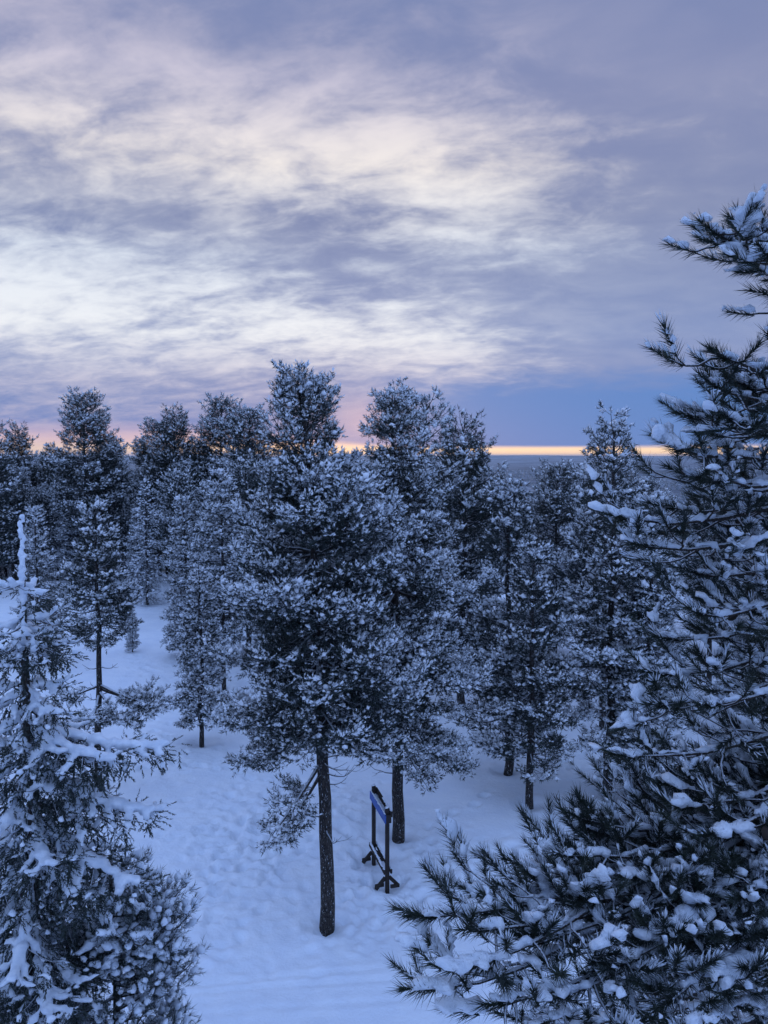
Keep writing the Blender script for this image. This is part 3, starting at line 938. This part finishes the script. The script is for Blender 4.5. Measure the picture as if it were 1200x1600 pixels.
def near_pine():
    rng = np.random.RandomState(303)
    x0, y0 = 2.35, 3.55
    z0 = float(ground(np.array([x0]), np.array([y0]))[0])
    H = CAM_H + 2.9 - z0
    t = thing('pine_tree', 'old pine whose long needled snowy boughs hang in from the right edge', 'tree', (x0, y0, z0))
    T = trunk_path(H, (0, 0), rng, 18, 0.04)
    v, f = tubes(T[None], (0.15 * np.clip(1 - T[:, 2] / H, 0, 1) ** 0.7 + 0.02)[None], 14)
    link('trunk', mesh_raw('trunk', v, f, M_BARK, True), t)
    cone = cone_mesh()
    base = np.array((x0, y0, z0))
    stem = lambda z: np.array((np.interp(z, T[:, 2], T[:, 0]), np.interp(z, T[:, 2], T[:, 1]), z))
    def to(u, v_, dep, rise, droop=.08, lift=.06, **k):
        tip = pix(u, v_, dep) - base
        b = stem(min(tip[2] + rise, H - .1)); dv = tip - b; L = float(np.linalg.norm(dv))
        P = bend(b, dv / L, L, 12, droop, lift, rng, 0.10)
        tip = tip - dv / L * 0.12
        P += np.linspace(0, 1, 12)[:, None] ** 2 * (tip - P[-1])
        long_branch(t, P, L, rng, 0, cone=cone, **k)
    thin = dict(side=.10, sp=.075, start=.40, rise_k=.7)
    for a in ((1082, 362, 2.75, .18), (1128, 352, 2.85, .14), (1172, 392, 2.6, .10), (1150, 370, 2.7, .16)):
        to(*a, side=.03, sp=.055, start=.45, rise_k=.7)
    to(1192, 466, 2.9, -.05, side=.0, sp=.9, start=.95, rise_k=.1)
    to(1186, 536, 2.9, .0, side=.03, sp=.2, start=.7, rise_k=.2)
    for a in ((1095, 556, 2.65, .08), (1080, 602, 2.8, .1), (1045, 655, 2.9, .1), (1020, 703, 2.85, .1), (1030, 745, 3.1, .12), (1120, 600, 3.0, .1), (1110, 660, 2.7, .15)):
        to(*a, **thin)
    for a in ((935, 818, 3.05, .2), (968, 862, 3.1, .2), (1000, 800, 3.3, .2), (1050, 905, 3.2, .2), (1010, 1010, 3.3, .25), (990, 1065, 3.2, .25), (995, 1115, 3.0, .2), (940, 1192, 2.95, .08),
              (1080, 760, 2.8, .2), (1060, 970, 2.9, .2), (1080, 1120, 2.8, .25)):
        to(*a, side=.19, sp=.105)
    to(868, 1288, 3.0, .02, .10, .10, side=.04, sp=.30, start=.5)
    for a in ((905, 1312, 3.05, -.05), (772, 1362, 2.95, .0), (850, 1350, 2.8, .0), (800, 1405, 3.1, .05), (740, 1440, 2.75, .1), (620, 1450, 2.6, .12), (700, 1475, 2.5, .15), (612, 1570, 2.45, .2),
              (690, 1540, 2.4, .45), (740, 1600, 2.4, .4), (800, 1500, 2.6, .4), (840, 1590, 2.45, .4), (880, 1430, 2.7, .15), (930, 1540, 2.5, .35), (960, 1390, 2.75, .1), (1020, 1600, 2.4, .35),
              (1030, 1470, 2.6, .3), (1090, 1330, 2.7, .3), (1110, 1560, 2.5, .3), (1040, 1275, 2.9, .05), (1140, 1430, 2.6, .3)):
        to(*a)
    # the rest of the crown behind and beside them
    sil = ((560, 1260), (600, 1190), (700, 1125), (760, 1105), (820, 1085), (900, 1120), (1000, 1150), (1100, 1110), (1200, 1130), (1290, 1130), (1340, 1080), (1420, 970), (1480, 840), (1600, 770), (1900, 740))
    c_, s_ = math.cos(PITCH), math.sin(PITCH)
    z = CAM_H - 3.4
    while z < CAM_H - 0.32:
        for az in (115, 148, 180, 212):
            az = math.radians(az + rng.randn() * 9); L = min(max(0.55 + 0.36 * (CAM_H + 1.0 - z), .5), 2.1) * (0.75 + 0.35 * rng.rand())
            b = stem(z - z0 + rng.randn() * .06)
            d = np.array((math.cos(az), math.sin(az), -0.16 + 0.2 * rng.rand()))
            d /= np.linalg.norm(d)
            for _ in range(12):                       # keep within the outline of the crown
                tip = base + b + d * (L + 0.1) - np.array((0, 0, CAM_H)) - np.array((0, 0, .12 * L))
                dep = tip[1] * c_ - tip[2] * s_
                u = 600 + FPX * tip[0] / dep; vv = 800 - FPX * (tip[1] * s_ + tip[2] * c_) / dep
                if u > np.interp(vv, [q[0] for q in sil], [q[1] for q in sil]) and dep > 1.7:
                    break
                L *= 0.88
            if L < 0.35:
                continue
            long_branch(t, bend(b, d, L, 12, 0.14, 0.12, rng, 0.14), L, rng, 0, 0.13, 0.24, cone=cone)
        z += 0.40


def young_pine_left():
    """the bushy young pine beside the near spruce"""
    rng = np.random.RandomState(404)
    b = pix(176, 1500, 9.4); x0, y0 = b[0], b[1]
    z0 = float(ground(np.array([x0]), np.array([y0]))[0])
    top = pix(190, 1330, 9.6); H = top[2] - z0
    t = thing('pine_tree', 'bushy young pine with upturned snowy shoots beside the snow laden spruce', 'tree', (x0, y0, z0))
    T = trunk_path(H, (0, 0), rng, 12, 0.03)
    v, f = tubes(T[None], (0.07 * np.clip(1 - T[:, 2] / H, 0, 1) ** 0.8 + 0.012)[None], 10)
    link('trunk', mesh_raw('trunk', v, f, M_BARK, True), t)
    def bough(bz, tip):
        bb = np.array((0, 0, bz)); d = tip - bb; L = float(np.linalg.norm(d))
        P = bend(bb, d / L, L, 8, 0.15, 0.22, rng, 0.06)
        g = Grown(3)
        clothe(g, P, L, rng, 0.12, 0.13, 0.25, 0.42, True, 0.45, 0.0, 4, up=0.55)
        v, f = merge((tubes(P[None], np.linspace(0.012 + 0.012 * L, 0.006, 8)[None], 6), tubes(np.array(g.sec), np.array(g.srad), 4)))
        br = link('branch', mesh_raw('branch', v, f, M_TWIG, True), t)
        tp, td, ts = np.array(g.tp), nrm(np.array(g.td)), np.array(g.ts); n = len(tp)
        v, f = scatter(YOUNG_T[0], YOUNG_T[1], tp, frames(td, rng.rand(n) * 6.28), ts, rng)
        link('needles', mesh_raw('needles', v, f, M_NEEDLE), br, 'stuff')
        m = rng.rand(n) < 0.45; k = m.sum()
        sc = np.stack((0.36 + 0.2 * rng.rand(k), 0.32 + 0.2 * rng.rand(k), 0.24 + 0.16 * rng.rand(k)), 1) * ts[m][:, None]
        v, f = scatter(BLOB_S, ICO1F, tp[m] + td[m] * (ts[m] * .45)[:, None] + np.array((0, 0, .03)), upframes(td[m], .6), sc, rng)
        soft_snow('snow', v, f, 0.024, br, M_SNOW_NEAR, 0.007, 40, 0.45)
    for (u, v_, dep, rise) in ((285, 1395, 9.4, .35), (296, 1440, 9.2, .45), (270, 1475, 9.0, .4), (240, 1410, 9.1, .3), (255, 1530, 8.9, .4), (222, 1350, 9.6, .2), (205, 1590, 8.8, .4), (230, 1480, 8.7, .35), (185, 1400, 8.9, .2),
                               (262, 1420, 10.0, .3), (275, 1500, 9.8, .4), (200, 1460, 8.6, .3), (235, 1570, 9.6, .4)):
        tip = pix(u, v_, dep) - np.array((x0, y0, z0))
        bough(tip[2] - rise, tip)
    z = 1.0
    while z < H - 0.25:
        for k in range(4):
            az = rng.rand() * 6.28; L = min(0.25 + 0.42 * (H - z), 1.0) * (0.7 + 0.4 * rng.rand())
            bough(z, np.array((math.cos(az) * L, math.sin(az) * L, z + 0.25 * L)))
        z += 0.40
    bough(H - .2, np.array((0.02, 0, H + 0.05)))


YOUNG_T = needle_temps(16, 0.60, 0.055, (25, 85), 31)
M_CONE, _q, _b = new_mat('cone_scales')
_b.inputs['Base Color'].default_value = (0.035, 0.026, 0.020, 1); _b.inputs['Roughness'].default_value = 0.8


# ------------------------------------------------------------------ the wooden sign frame
def sign_frame():
    n = np.array(on_ground(605, 1386)); fr = np.array(on_ground(584, 1345))
    ax = fr - n; Ls = float(np.hypot(ax[0], ax[1])); ang = math.atan2(ax[1], ax[0])
    t = thing('sign_frame', 'dark wooden sign frame with a blue board and snow on its rails', 'sign', tuple(n), ang)
    dz = float(fr[2] - n[2])
    W, _q1, b1 = new_mat('dark_timber')
    tc = _q1.n('ShaderNodeTexCoord').outputs['Object']
    mp = _q1.n('ShaderNodeMapping'); mp.inputs['Scale'].default_value = (14, 14, 2); _q1.put(mp.inputs[0], tc)
    _q1.put(b1.inputs['Base Color'], _q1.mix(_q1.noise(mp.outputs[0], 3, 5, .65), (0.016, 0.014, 0.014, 1), (0.046, 0.037, 0.032, 1))); b1.inputs['Roughness'].default_value = 0.85
    Bl, _q2, b2 = new_mat('blue_paint')
    tc2 = _q2.n('ShaderNodeTexCoord').outputs['Object']
    _q2.put(b2.inputs['Base Color'], _q2.mix(_q2.ss(_q2.noise(tc2, 7, 5, .6), .3, .7), (0.035, 0.085, 0.30, 1), (0.055, 0.12, 0.38, 1))); b2.inputs['Roughness'].default_value = 0.5
    def bar(name, a, b, w, h, mat, parent, bev=0.006, roll=0.0):
        """timber from a to b, w across and h high"""
        import bmesh
        a, b = np.array(a, float), np.array(b, float); d = b - a; L = np.linalg.norm(d)
        bm = bmesh.new(); bmesh.ops.create_cube(bm, size=1.0)
        for q in bm.verts:
            q.co.x *= L; q.co.y *= w; q.co.z *= h
        bmesh.ops.bevel(bm, geom=list(bm.edges), offset=bev, segments=2, affect='EDGES', profile=0.6)
        me = bpy.data.meshes.new(name); bm.to_mesh(me); bm.free(); me.materials.append(mat)
        o = link(name, me, parent)
        from mathutils import Vector, Quaternion
        vd = Vector(d / L)
        o.rotation_mode = 'QUATERNION'
        o.rotation_quaternion = vd.to_track_quat('X', 'Z') @ Quaternion((1, 0, 0), roll)
        o.location = tuple((a + b) / 2)
        return o
    def cap(a, b, w, h, parent, seed):
        """uneven snow lying along the top of a timber"""
        r = np.random.RandomState(seed)
        a, b = np.array(a, float), np.array(b, float); L = np.linalg.norm(b - a); m_ = max(int(L / 0.03), 3)
        tt = (np.arange(m_) + .5) / m_
        pos = a + (b - a) * tt[:, None] + np.stack((0 * tt, r.randn(m_) * w * .08, 0 * tt), 1)
        sc = np.stack((np.full(m_, .032), w * (.48 + .12 * r.rand(m_)), h * (.7 + .5 * r.rand(m_))), 1)
        R = upframes(np.repeat((b - a)[None], m_, 0), 1.0)
        v, f = scatter(BLOB_S, ICO1F, pos, R, sc, r)
        ml = np.array(parent.matrix_basis.inverted())
        v = v @ ml[:3, :3].T + ml[:3, 3]
        soft_snow('snow', v, f, 0.012, parent, M_SNOW_NEAR, 0.003, 60)
    Hp = 1.92
    for k, (x, z) in enumerate(((0, 0), (Ls, dz))):
        p = bar('post', (x, 0, z - 0.15), (x, 0, z + Hp), 0.085, 0.085, W, t)
        cap((x - .03, 0, z + Hp + .012), (x + .03, 0, z + Hp + .012), .09, .03, p, k)
        for s in (-1, 1):
            b = bar('foot', (x, s * 0.05, z + 0.24), (x, s * 0.28, z - 0.01), 0.05, 0.08, W, t)
            bar('foot_beam', (x + (.062 if s > 0 else -.062), s * .06, z + 0.035), (x + (.062 if s > 0 else -.062), s * 0.28, z + 0.03), 0.05, 0.075, W, t)
    # the board hangs on one face of the posts, the header beam on the other
    zb = Hp - 0.36
    bd = bar('board', (-0.10, 0.072, zb + 0.12), (Ls + 0.06, 0.072, zb + dz + 0.12), 0.026, 0.20, Bl, t, 0.004)
    cap((-0.08, 0.072, zb + .245), (Ls + .03, 0.072, zb + dz + .245), .035, .02, bd, 5)
    hb = bar('header_beam', (-0.09, -0.080, zb + 0.22), (Ls + .07, -0.080, zb + dz + 0.22), 0.05, 0.13, W, t)
    cap((-0.06, -0.080, zb + .29), (Ls * .55, -0.080, zb + dz * .55 + .29), .05, .02, hb, 6)
    sh = bar('ledge', (0.06, 0.0, zb + 0.14), (Ls - .06, 0.0, zb + dz + 0.14), 0.09, 0.03, W, t)
    cap((0.08, 0.0, zb + .165), (Ls - .08, 0.0, zb + dz + .165), .09, .04, sh, 7)
    br = bar('bracket', (-0.075, 0.0, zb + 0.02), (-0.075, 0.0, zb + .22), 0.15, 0.03, W, t)
    for q, y in enumerate((0.080, -0.080)):
        r_ = bar('rail', (-0.08, y, 0.40), (Ls + .08, y, 0.40 + dz), 0.045, 0.10, W, t)
        cap((-0.05, y, 0.46), (Ls + .03, y, .46 + dz), .05, .03, r_, 8 + q)


def small_twig(u, v, h, seed, label):
    r = np.random.RandomState(seed)
    x, y, z = on_ground(u, v)
    P, R = [], []
    for _ in range(5):
        a = r.rand() * 6.28; P.append(bend(np.array((r.randn() * .03, r.randn() * .03, -.05)), np.array((math.cos(a) * .5, math.sin(a) * .5, 1.0)), h * (.5 + .6 * r.rand()), 6, 0.12, 0.0, r, .2))
        R.append(np.linspace(.010, .004, 6))
        for _k in range(3):
            b, d = at(P[-1], .3 + .6 * r.rand())
            P.append(bend(b, d / np.linalg.norm(d) + r.randn(3) * .6, h * .3, 6, .1, 0, r, .2)); R.append(np.linspace(.006, .003, 6))
    vv, f = tubes(np.array(P), np.array(R), 4)
    t = thing('dry_shrub', label, 'shrub', (x, y, z), data=mesh_raw('dry_shrub', vv, f, M_TWIG, True))


build_ground()

# ---- the pines around the clearing, each grown on its own
BIG = [(0, .62), (.12, .9), (.3, 1.0), (.5, .96), (.62, .74), (.74, .48), (.84, .44), (.93, .26), (1, .10)]
YOUNG = [(0, .85), (.1, 1), (.3, .9), (.6, .62), (.85, .3), (1, .1)]
SLIM = [(0, .9), (.15, 1), (.4, .8), (.7, .5), (1, .08)]
ROUND = [(0, .5), (.2, .85), (.5, 1), (.75, .85), (.92, .55), (1, .3)]

if True:                                                    # the wood and all that stands in it
    A = make_tree(Spec(H=11.6, zb=4.35, W=2.1, prof=BIG, r0=.145, whorl=.36, nb=(5, 7), jitter=(.5, 1.25), start=.14, lean=(-.52, 0), seed=11, sp=.100, flat=.34, ts=.112, cl=2, nb_needles=8, snow=.80, shelter=.32, snow_k=.95, dead=5, droop=.20, lift=.16,
                       el=(-14, 45), extra=((3.7, 215, 1.7, -40, .15, -.05), (3.5, 200, 1.3, -55, .1, 0), (4.6, 180, 1.9, -20, .22, .05), (5.0, 330, 1.7, -20, .2, 0))))
    B = make_tree(Spec(H=11.5, zb=3.5, W=2.35, prof=[(0, .7), (.15, .95), (.4, 1), (.6, .78), (.75, .42), (.9, .3), (1, .14)], r0=.145, whorl=.38, nb=(5, 7), jitter=(.45, 1.2), start=.14, seed=22, sp=.104, flat=.34,
                       ts=.112, cl=2, nb_needles=8, snow=.80, shelter=.32, snow_k=.95, dead=4, droop=.2, lift=.14, el=(-14, 45), lean=(-.15, 0), extra=((3.0, 0, 2.0, -22, .2, 0), (3.3, 20, 1.9, -20, .2, 0), (2.9, 300, 1.6, -25, .2, 0))))
    put(A, 'pine_tree', 'tallest pine with snowy bushy crown and bare lower trunk beside the wooden sign frame', 510, 1446, 0)
    put(B, 'pine_tree', 'large snowy pine standing just behind the wooden sign frame', 622, 1308, 0)
    D = make_tree(Spec(H=7.5, zb=1.5, W=1.45, prof=YOUNG, r0=.10, whorl=.38, nb=(4, 6), jitter=(.5, 1.2), seed=33, sp=.11, ts=.13, flat=.16, up=.10, droop=.16, dead=2))
    put(D, 'pine_tree', 'young cone shaped snowy pine with thin stubbed trunk in the right of the clearing', 828, 1257, 0)
    F = make_tree(Spec(H=10.9, zb=2.6, W=1.9, prof=[(0, .7), (.2, 1), (.45, .8), (.7, .55), (.9, .4), (1, .15)], r0=.13, whorl=.46, nb=(4, 5), jitter=(.45, 1.25), seed=44, sp=.115, ts=.14, flat=.16, up=.10, droop=.16, dead=4))
    put(F, 'pine_tree', 'tall snowy pine with straight dark trunk right of the young cone shaped pine', 948, 1240, 0)
    I = make_tree(Spec(H=8.5, zb=4.8, W=1.05, prof=YOUNG, r0=.10, whorl=.30, nb=(4, 6), seed=55, sp=.115, ts=.13, flat=.16, up=.10, dead=9, droop=.16,
                       extra=((3.2, 350, 2.2, -4, .18, .0), (3.0, 320, 1.9, -12, .2, .05), (3.1, 30, 1.7, -8, .2, 0), (3.2, 200, 1.2, -5, .15, .05), (2.9, 280, 1.3, -12, .15, .05))))
    put(I, 'pine_tree', 'slender snowy pine with bare dead branches above one low bushy bough', 160, 1230, 0)
    Hs = make_tree(Spec(H=6.2, zb=1.1, W=.88, prof=SLIM, r0=.07, whorl=.31, nb=(5, 6), seed=66, sp=.10, ts=.12, flat=.16, up=.10, droop=.12, lift=.05, el=(-18, 40), snow=1.0, shelter=.2, kind='pine'))
    put(Hs, 'pine_tree', 'small narrow pine standing alone in the open snow of the clearing', 315, 1163, 0)

    near_spruce()
    young_pine_left()
    near_pine()
    sign_frame()
    small_twig(872, 1250, .35, 1, 'bare dark twigs poking from the snow between two right hand trunks')
    small_twig(897, 1196, .45, 2, 'tiny snowy shrub behind the tall straight trunked pine')
    small_twig(385, 1100, .8, 3, 'bare drooping twig in the snow left of the tallest pine')
    small_twig(362, 1104, .45, 4, 'low snowy twig tuft beside the small lone pine')

    # ---- forms shared by the rest of the forest
    V_OLD = make_tree(Spec(H=12.5, zb=3.8, W=2.4, prof=ROUND, r0=.16, whorl=.40, nb=(5, 6), jitter=(.45, 1.25), seed=71, sp=.19, ts=.18, snow=.5, shelter=.75, flat=.26))
    V_DENSE = make_tree(Spec(H=11.5, zb=2.6, W=2.2, prof=[(0, .8), (.25, 1), (.6, .85), (.85, .5), (1, .2)], r0=.15, whorl=.40, nb=(5, 6), jitter=(.5, 1.25), seed=72, sp=.18, ts=.19, flat=.22, snow=.36, shelter=.8))
    V_YOUNG = make_tree(Spec(H=8.5, zb=1.2, W=1.3, prof=SLIM, r0=.10, whorl=.36, nb=(5, 6), seed=73, sp=.13, ts=.15, flat=.16, up=.10, snow=1.0, shelter=.12, droop=.22, lift=.08, el=(-22, 42)))
    V_SPARSE = make_tree(Spec(H=11.5, zb=4.0, W=1.5, prof=[(0, .5), (.3, .9), (.6, 1), (.85, .8), (1, .3)], r0=.11, whorl=.55, nb=(3, 4), seed=74, sp=.20, ts=.16, snow=.8, dead=5))
    V_SPRUCE = make_tree(Spec(H=10.5, zb=.9, W=1.25, prof=[(0, 1), (.3, .85), (.7, .45), (1, .05)], r0=.11, whorl=.30, nb=(5, 6), seed=75, sp=.19, ts=.20, kind='spruce', el=(-24, 20),
                              droop=.10, lift=.10, hang=.15, snow=.6, up=0.0))

    V_SLIM = make_tree(Spec(H=9.3, zb=2.6, W=1.35, prof=[(0, .75), (.2, 1), (.5, .85), (.8, .5), (1, .12)], r0=.085, whorl=.33, nb=(4, 6), seed=76, sp=.13, ts=.15, flat=.16, up=.10, snow=1.0, shelter=.12, droop=.22, lift=.08, el=(-22, 42), dead=3))

    # placed one by one: form, name, label, base pixel, turn, scale
    for parts, nm, lab, u, v, rz, sc in (
        (D, 'pine_tree', 'snowy pine with short trunk half hidden behind the young cone shaped pine', 792, 1206, 130, 1.22),
        (V_SPARSE, 'pine_tree', 'thin sparse topped pine rising behind the large pine by the sign frame', 664, 1175, 40, 1.02),
        (V_DENSE, 'pine_tree', 'dark topped pine whose crown peeps out right of the sparse topped pine', 722, 1100, 10, .98),
        (V_YOUNG, 'pine_tree', 'bright frosted pine in front of the wooded right edge beside the overhanging boughs', 1005, 1256, 60, 1.03),
        (V_SLIM, 'pine_tree', 'slim frosted pine with thin trunk behind the small lone pine of the clearing', 350, 1074, 200, 1.0),
        (V_YOUNG, 'pine_tree', 'pale frosted pine left of the slim frosted pine at the clearing edge', 291, 1030, 100, .93),
        (V_DENSE, 'pine_tree', 'pine with dark trunk tucked behind the left side of the tallest pine', 388, 1032, 77, .86),
        (V_SPARSE, 'pine_tree', 'thin bare stemmed pine close behind the tallest pine', 423, 1143, 300, .74),
        (V_YOUNG, 'pine_tree', 'young frosted pine behind the snow laden spruce on the near left', 62, 1040, 20, .88),
        (V_SPRUCE, 'spruce_tree', 'narrow spruce with drooping boughs at the back of the open snow', 230, 945, 0, .80),
        (V_YOUNG, 'pine_tree', 'pale young pine standing in front of the narrow drooping spruce', 216, 936, 45, .74),
        (V_YOUNG, 'pine_tree', 'half grown pine with white tips beside the bushy low bough pine', 196, 985, 250, .30),
        (V_YOUNG, 'pine_tree', 'pine sapling standing alone at the top of the snow slope', 208, 1019, 160, .27),
        (V_DENSE, 'pine_tree', 'broad old pine towering at the left edge above the snow laden spruce', 36, 905, 0, 1.30),
        (V_OLD, 'pine_tree', 'tall broad pine with a forked top at the back of the clearing', 138, 912, 120, 1.14),
        (V_DENSE, 'pine_tree', 'dense dark pine with rounded top on the left skyline', 276, 905, 200, 1.22),
        (V_OLD, 'pine_tree', 'round headed pine on the skyline left of the tallest pine', 350, 905, 70, 1.15),
        (V_SPRUCE, 'spruce_tree', 'pointed spruce tip standing on the left skyline between broad pines', 228, 900, 90, 1.22),
        (V_SPARSE, 'pine_tree', 'crooked topped pine poking over the left skyline', 186, 898, 10, 1.18),
        (V_OLD, 'pine_tree', 'wide pine crown directly left of the tallest pine top', 392, 930, 260, 1.04),
        (V_DENSE, 'pine_tree', 'dark pine filling the gap between the two broad pines at the left edge', 84, 902, 140, 1.16),
        (V_DENSE, 'pine_tree', 'dark pine crown just right of the forked topped broad pine', 176, 908, 310, 1.0),
        (V_OLD, 'pine_tree', 'dark pine standing between the pointed spruce tip and the rounded dense pine', 250, 900, 35, 1.08),
        (V_DENSE, 'pine_tree', 'low dark pine between the rounded dense pine and the round headed pine', 314, 905, 85, 1.0),
        (V_DENSE, 'pine_tree', 'leftmost tall pine cut by the picture edge', -14, 930, 0, 1.12),
    ):
        o = put(parts, nm, lab, u, v, rz, sc)
        if 'sapling' in lab:
            o.name = 'pine_sapling'; o['category'] = 'sapling'

    # the wood behind
    rng = random.Random(4)
    taken = [(o.location.x, o.location.y) for o in bpy.data.objects if o.get('category') in ('tree', 'sapling')]
    forms = [(V_OLD, 'pine_tree'), (V_DENSE, 'pine_tree'), (V_YOUNG, 'pine_tree'), (V_SPRUCE, 'spruce_tree'), (V_SPARSE, 'pine_tree')]

    def open_snow(x, y):
        """the clearing and the paths the photograph shows without trees"""
        r = math.hypot(x, y); u = 600 + FPX * x / max(y, 1)
        if r < 29:
            return True
        if u < 265 and r < 66:
            return True
        if u < 340 and r < 50:
            return True
        if u < 440 and r < 36:
            return True
        return False

    n_l = n_r = 0
    wood = []
    tries = 0
    while n_l + n_r < 268 and tries < 20000:
        tries += 1
        y = 26 + 120 * rng.random() ** 1.25
        x = (rng.random() * 2 - 1) * (y * 0.62 + 6)
        if x < -0.05 * y:
            if n_l >= 150:
                continue
            y = 46 + 54 * rng.random(); x = -y * (0.05 + 0.55 * rng.random())
        elif n_r >= 120:
            continue
        if open_snow(x, y) or any((x - a) ** 2 + (y - b) ** 2 < (2.0 + y * 0.012) ** 2 for a, b in taken):
            continue
        taken.append((x, y))
        left = x / y < -0.05
        wts = (3, 6, 1, 2, 0.6) if left else (2, 3, 5, 1, 2)
        parts, nm = rng.choices(forms, wts)[0]
        z = float(ground(np.array([x]), np.array([y]))[0])
        base = {id(V_OLD): 12.5, id(V_DENSE): 11.5, id(V_YOUNG): 8.5, id(V_SPRUCE): 10.5, id(V_SPARSE): 11.5}[id(parts)]
        top = CAM_H + y * (-0.012 if left else -0.035) + rng.uniform(-2.5, 0.6)       # the wood's canopy line
        sc = min(max((top - z) / base, 0.62), 1.25)
        sp = 'spruce' if nm.startswith('spruce') else 'pine'
        if left:
            n_l += 1
            o = plant(parts, nm, 'snow dusted %s in the deep wood left of the tallest pine' % sp, (x, y, z), rng.random() * 6.28, sc, '%s trees of the wood on the left' % sp)
        else:
            n_r += 1
            o = plant(parts, nm, 'frosted %s in the lower wood right of the tallest pine' % sp, (x, y, z), rng.random() * 6.28, sc, '%s trees of the wood on the right' % sp)


        wood.append((o, parts, x, y, sc))

    look = {id(V_OLD): 'broad crowned pine', id(V_DENSE): 'dense dark pine', id(V_YOUNG): 'conical frosted pine', id(V_SPRUCE): 'pointed spruce', id(V_SPARSE): 'thin sparse pine'}
    spots = ((90, 'behind the near left spruce'), (200, 'behind the pine with the bushy low bough'), (300, 'behind the pale frosted pine'), (400, 'behind the slim frosted pine'),
             (520, 'behind the tallest pine'), (640, 'behind the large pine by the sign'), (740, 'right of the sparse topped pine'), (880, 'behind the young cone shaped pine'),
             (1000, 'behind the tall straight trunked pine'), (9999, 'behind the overhanging boughs at the right'))
    named = {}
    for o, parts, x, y, sc in wood:
        u = 600 + FPX * x / y
        row = 'near' if y < 48 else 'midway' if y < 85 else 'far'
        size = 'small ' if sc < .75 else 'tall ' if sc > 1.05 else ''
        lab = '%s %s%s %s' % (row, size, look[id(parts)], next(t for e, t in spots if u < e))
        named.setdefault(lab, []).append((u, o))
    for lab, l in named.items():
        l.sort(key=lambda p: p[0])
        ends = {2: ('left of two', 'right of two'), 3: ('left of three', 'middle of three', 'right of three')}.get(len(l))
        for k, (u, o) in enumerate(l):
            o['label'] = lab + (', ' + ends[k] if ends else '')
            o['group'] = 'trees of the wood behind the clearing'

    # ---- far wood: beyond counting, one object
    def far_wood():
        r = np.random.RandomState(9)
        v, f = [], []
        def batch(n, r0, r1, k, h0, h1, wd, amax=48):
            rad = np.sqrt(r0 ** 2 + (r1 ** 2 - r0 ** 2) * r.rand(n)); a = np.radians((r.rand(n) * 2 - 1) * amax)
            x, y = rad * np.sin(a), rad * np.cos(a)
            z = ground(x, y)
            h = h0 + (h1 - h0) * r.rand(n); w = wd * (0.7 + 0.6 * r.rand(n))
            levels = 3
            parts = []
            an = np.linspace(0, 6.283, k, endpoint=False)
            for q in range(levels):
                zb = z + h * (0.12 + 0.27 * q); zt = z + h * (0.55 + 0.225 * q)
                ww = w * (1 - 0.28 * q)
                ring = np.stack((x[:, None] + np.cos(an + q) * ww[:, None] * (0.7 + 0.6 * r.rand(n, k)), y[:, None] + np.sin(an + q) * ww[:, None] * (0.7 + 0.6 * r.rand(n, k)),
                                 zb[:, None] + (r.rand(n, k) - 0.5) * h[:, None] * 0.10), -1)
                tip = np.stack((x, y, zt), -1)[:, None]
                vv = np.concatenate((ring, tip), 1)
                tri = np.array([(i, (i + 1) % k, k) for i in range(k)])
                parts.append((vv.reshape(-1, 3), (tri[None] + (np.arange(n) * (k + 1))[:, None, None]).reshape(-1, 3)))
            return merge(parts)
        v, f = merge((batch(2200, 140, 420, 5, 8, 12, 1.7), batch(4000, 420, 1500, 4, 8, 13, 2.6), batch(7000, 1500, 5200, 3, 9, 15, 6, 36)))
        o = link('far_wood', mesh_raw('far_wood', v, f, M_FARWOOD), kind='stuff')
        o['label'] = 'far snowy forest on the plain below the hill'; o['category'] = 'forest'

    M_FARWOOD, q_, b_ = new_mat('far_wood')
    tc_ = q_.n('ShaderNodeTexCoord').outputs['Object']
    q_.put(b_.inputs['Base Color'], q_.mix(q_.ss(q_.noise(tc_, 0.6, 4, 0.7), 0.44, 0.62), (0.035, 0.046, 0.045, 1), (0.42, 0.47, 0.54, 1)))
    far_wood()

    # ---- the air between here and the far ridges
    X_, Z0_, Z1_ = 48000.0, -200.0, 70.0
    hv = [(x, y, z) for z in (Z0_, Z1_) for y in (-X_, X_) for x in (-X_, X_)]
    hf = [(0, 2, 3, 1), (4, 5, 7, 6), (0, 1, 5, 4), (2, 6, 7, 3), (0, 4, 6, 2), (1, 3, 7, 5)]
    hm = bpy.data.materials.new('air'); hm.use_nodes = True
    hm.node_tree.nodes.remove(hm.node_tree.nodes['Principled BSDF'])
    pv = hm.node_tree.nodes.new('ShaderNodeVolumePrincipled')
    pv.inputs['Color'].default_value = (0.72, 0.84, 1.0, 1); pv.inputs['Density'].default_value = HAZE
    hm.node_tree.links.new(pv.outputs[0], hm.node_tree.nodes['Material Output'].inputs['Volume'])
    link('haze', mesh_raw('haze', hv, hf, hm), kind='stuff')
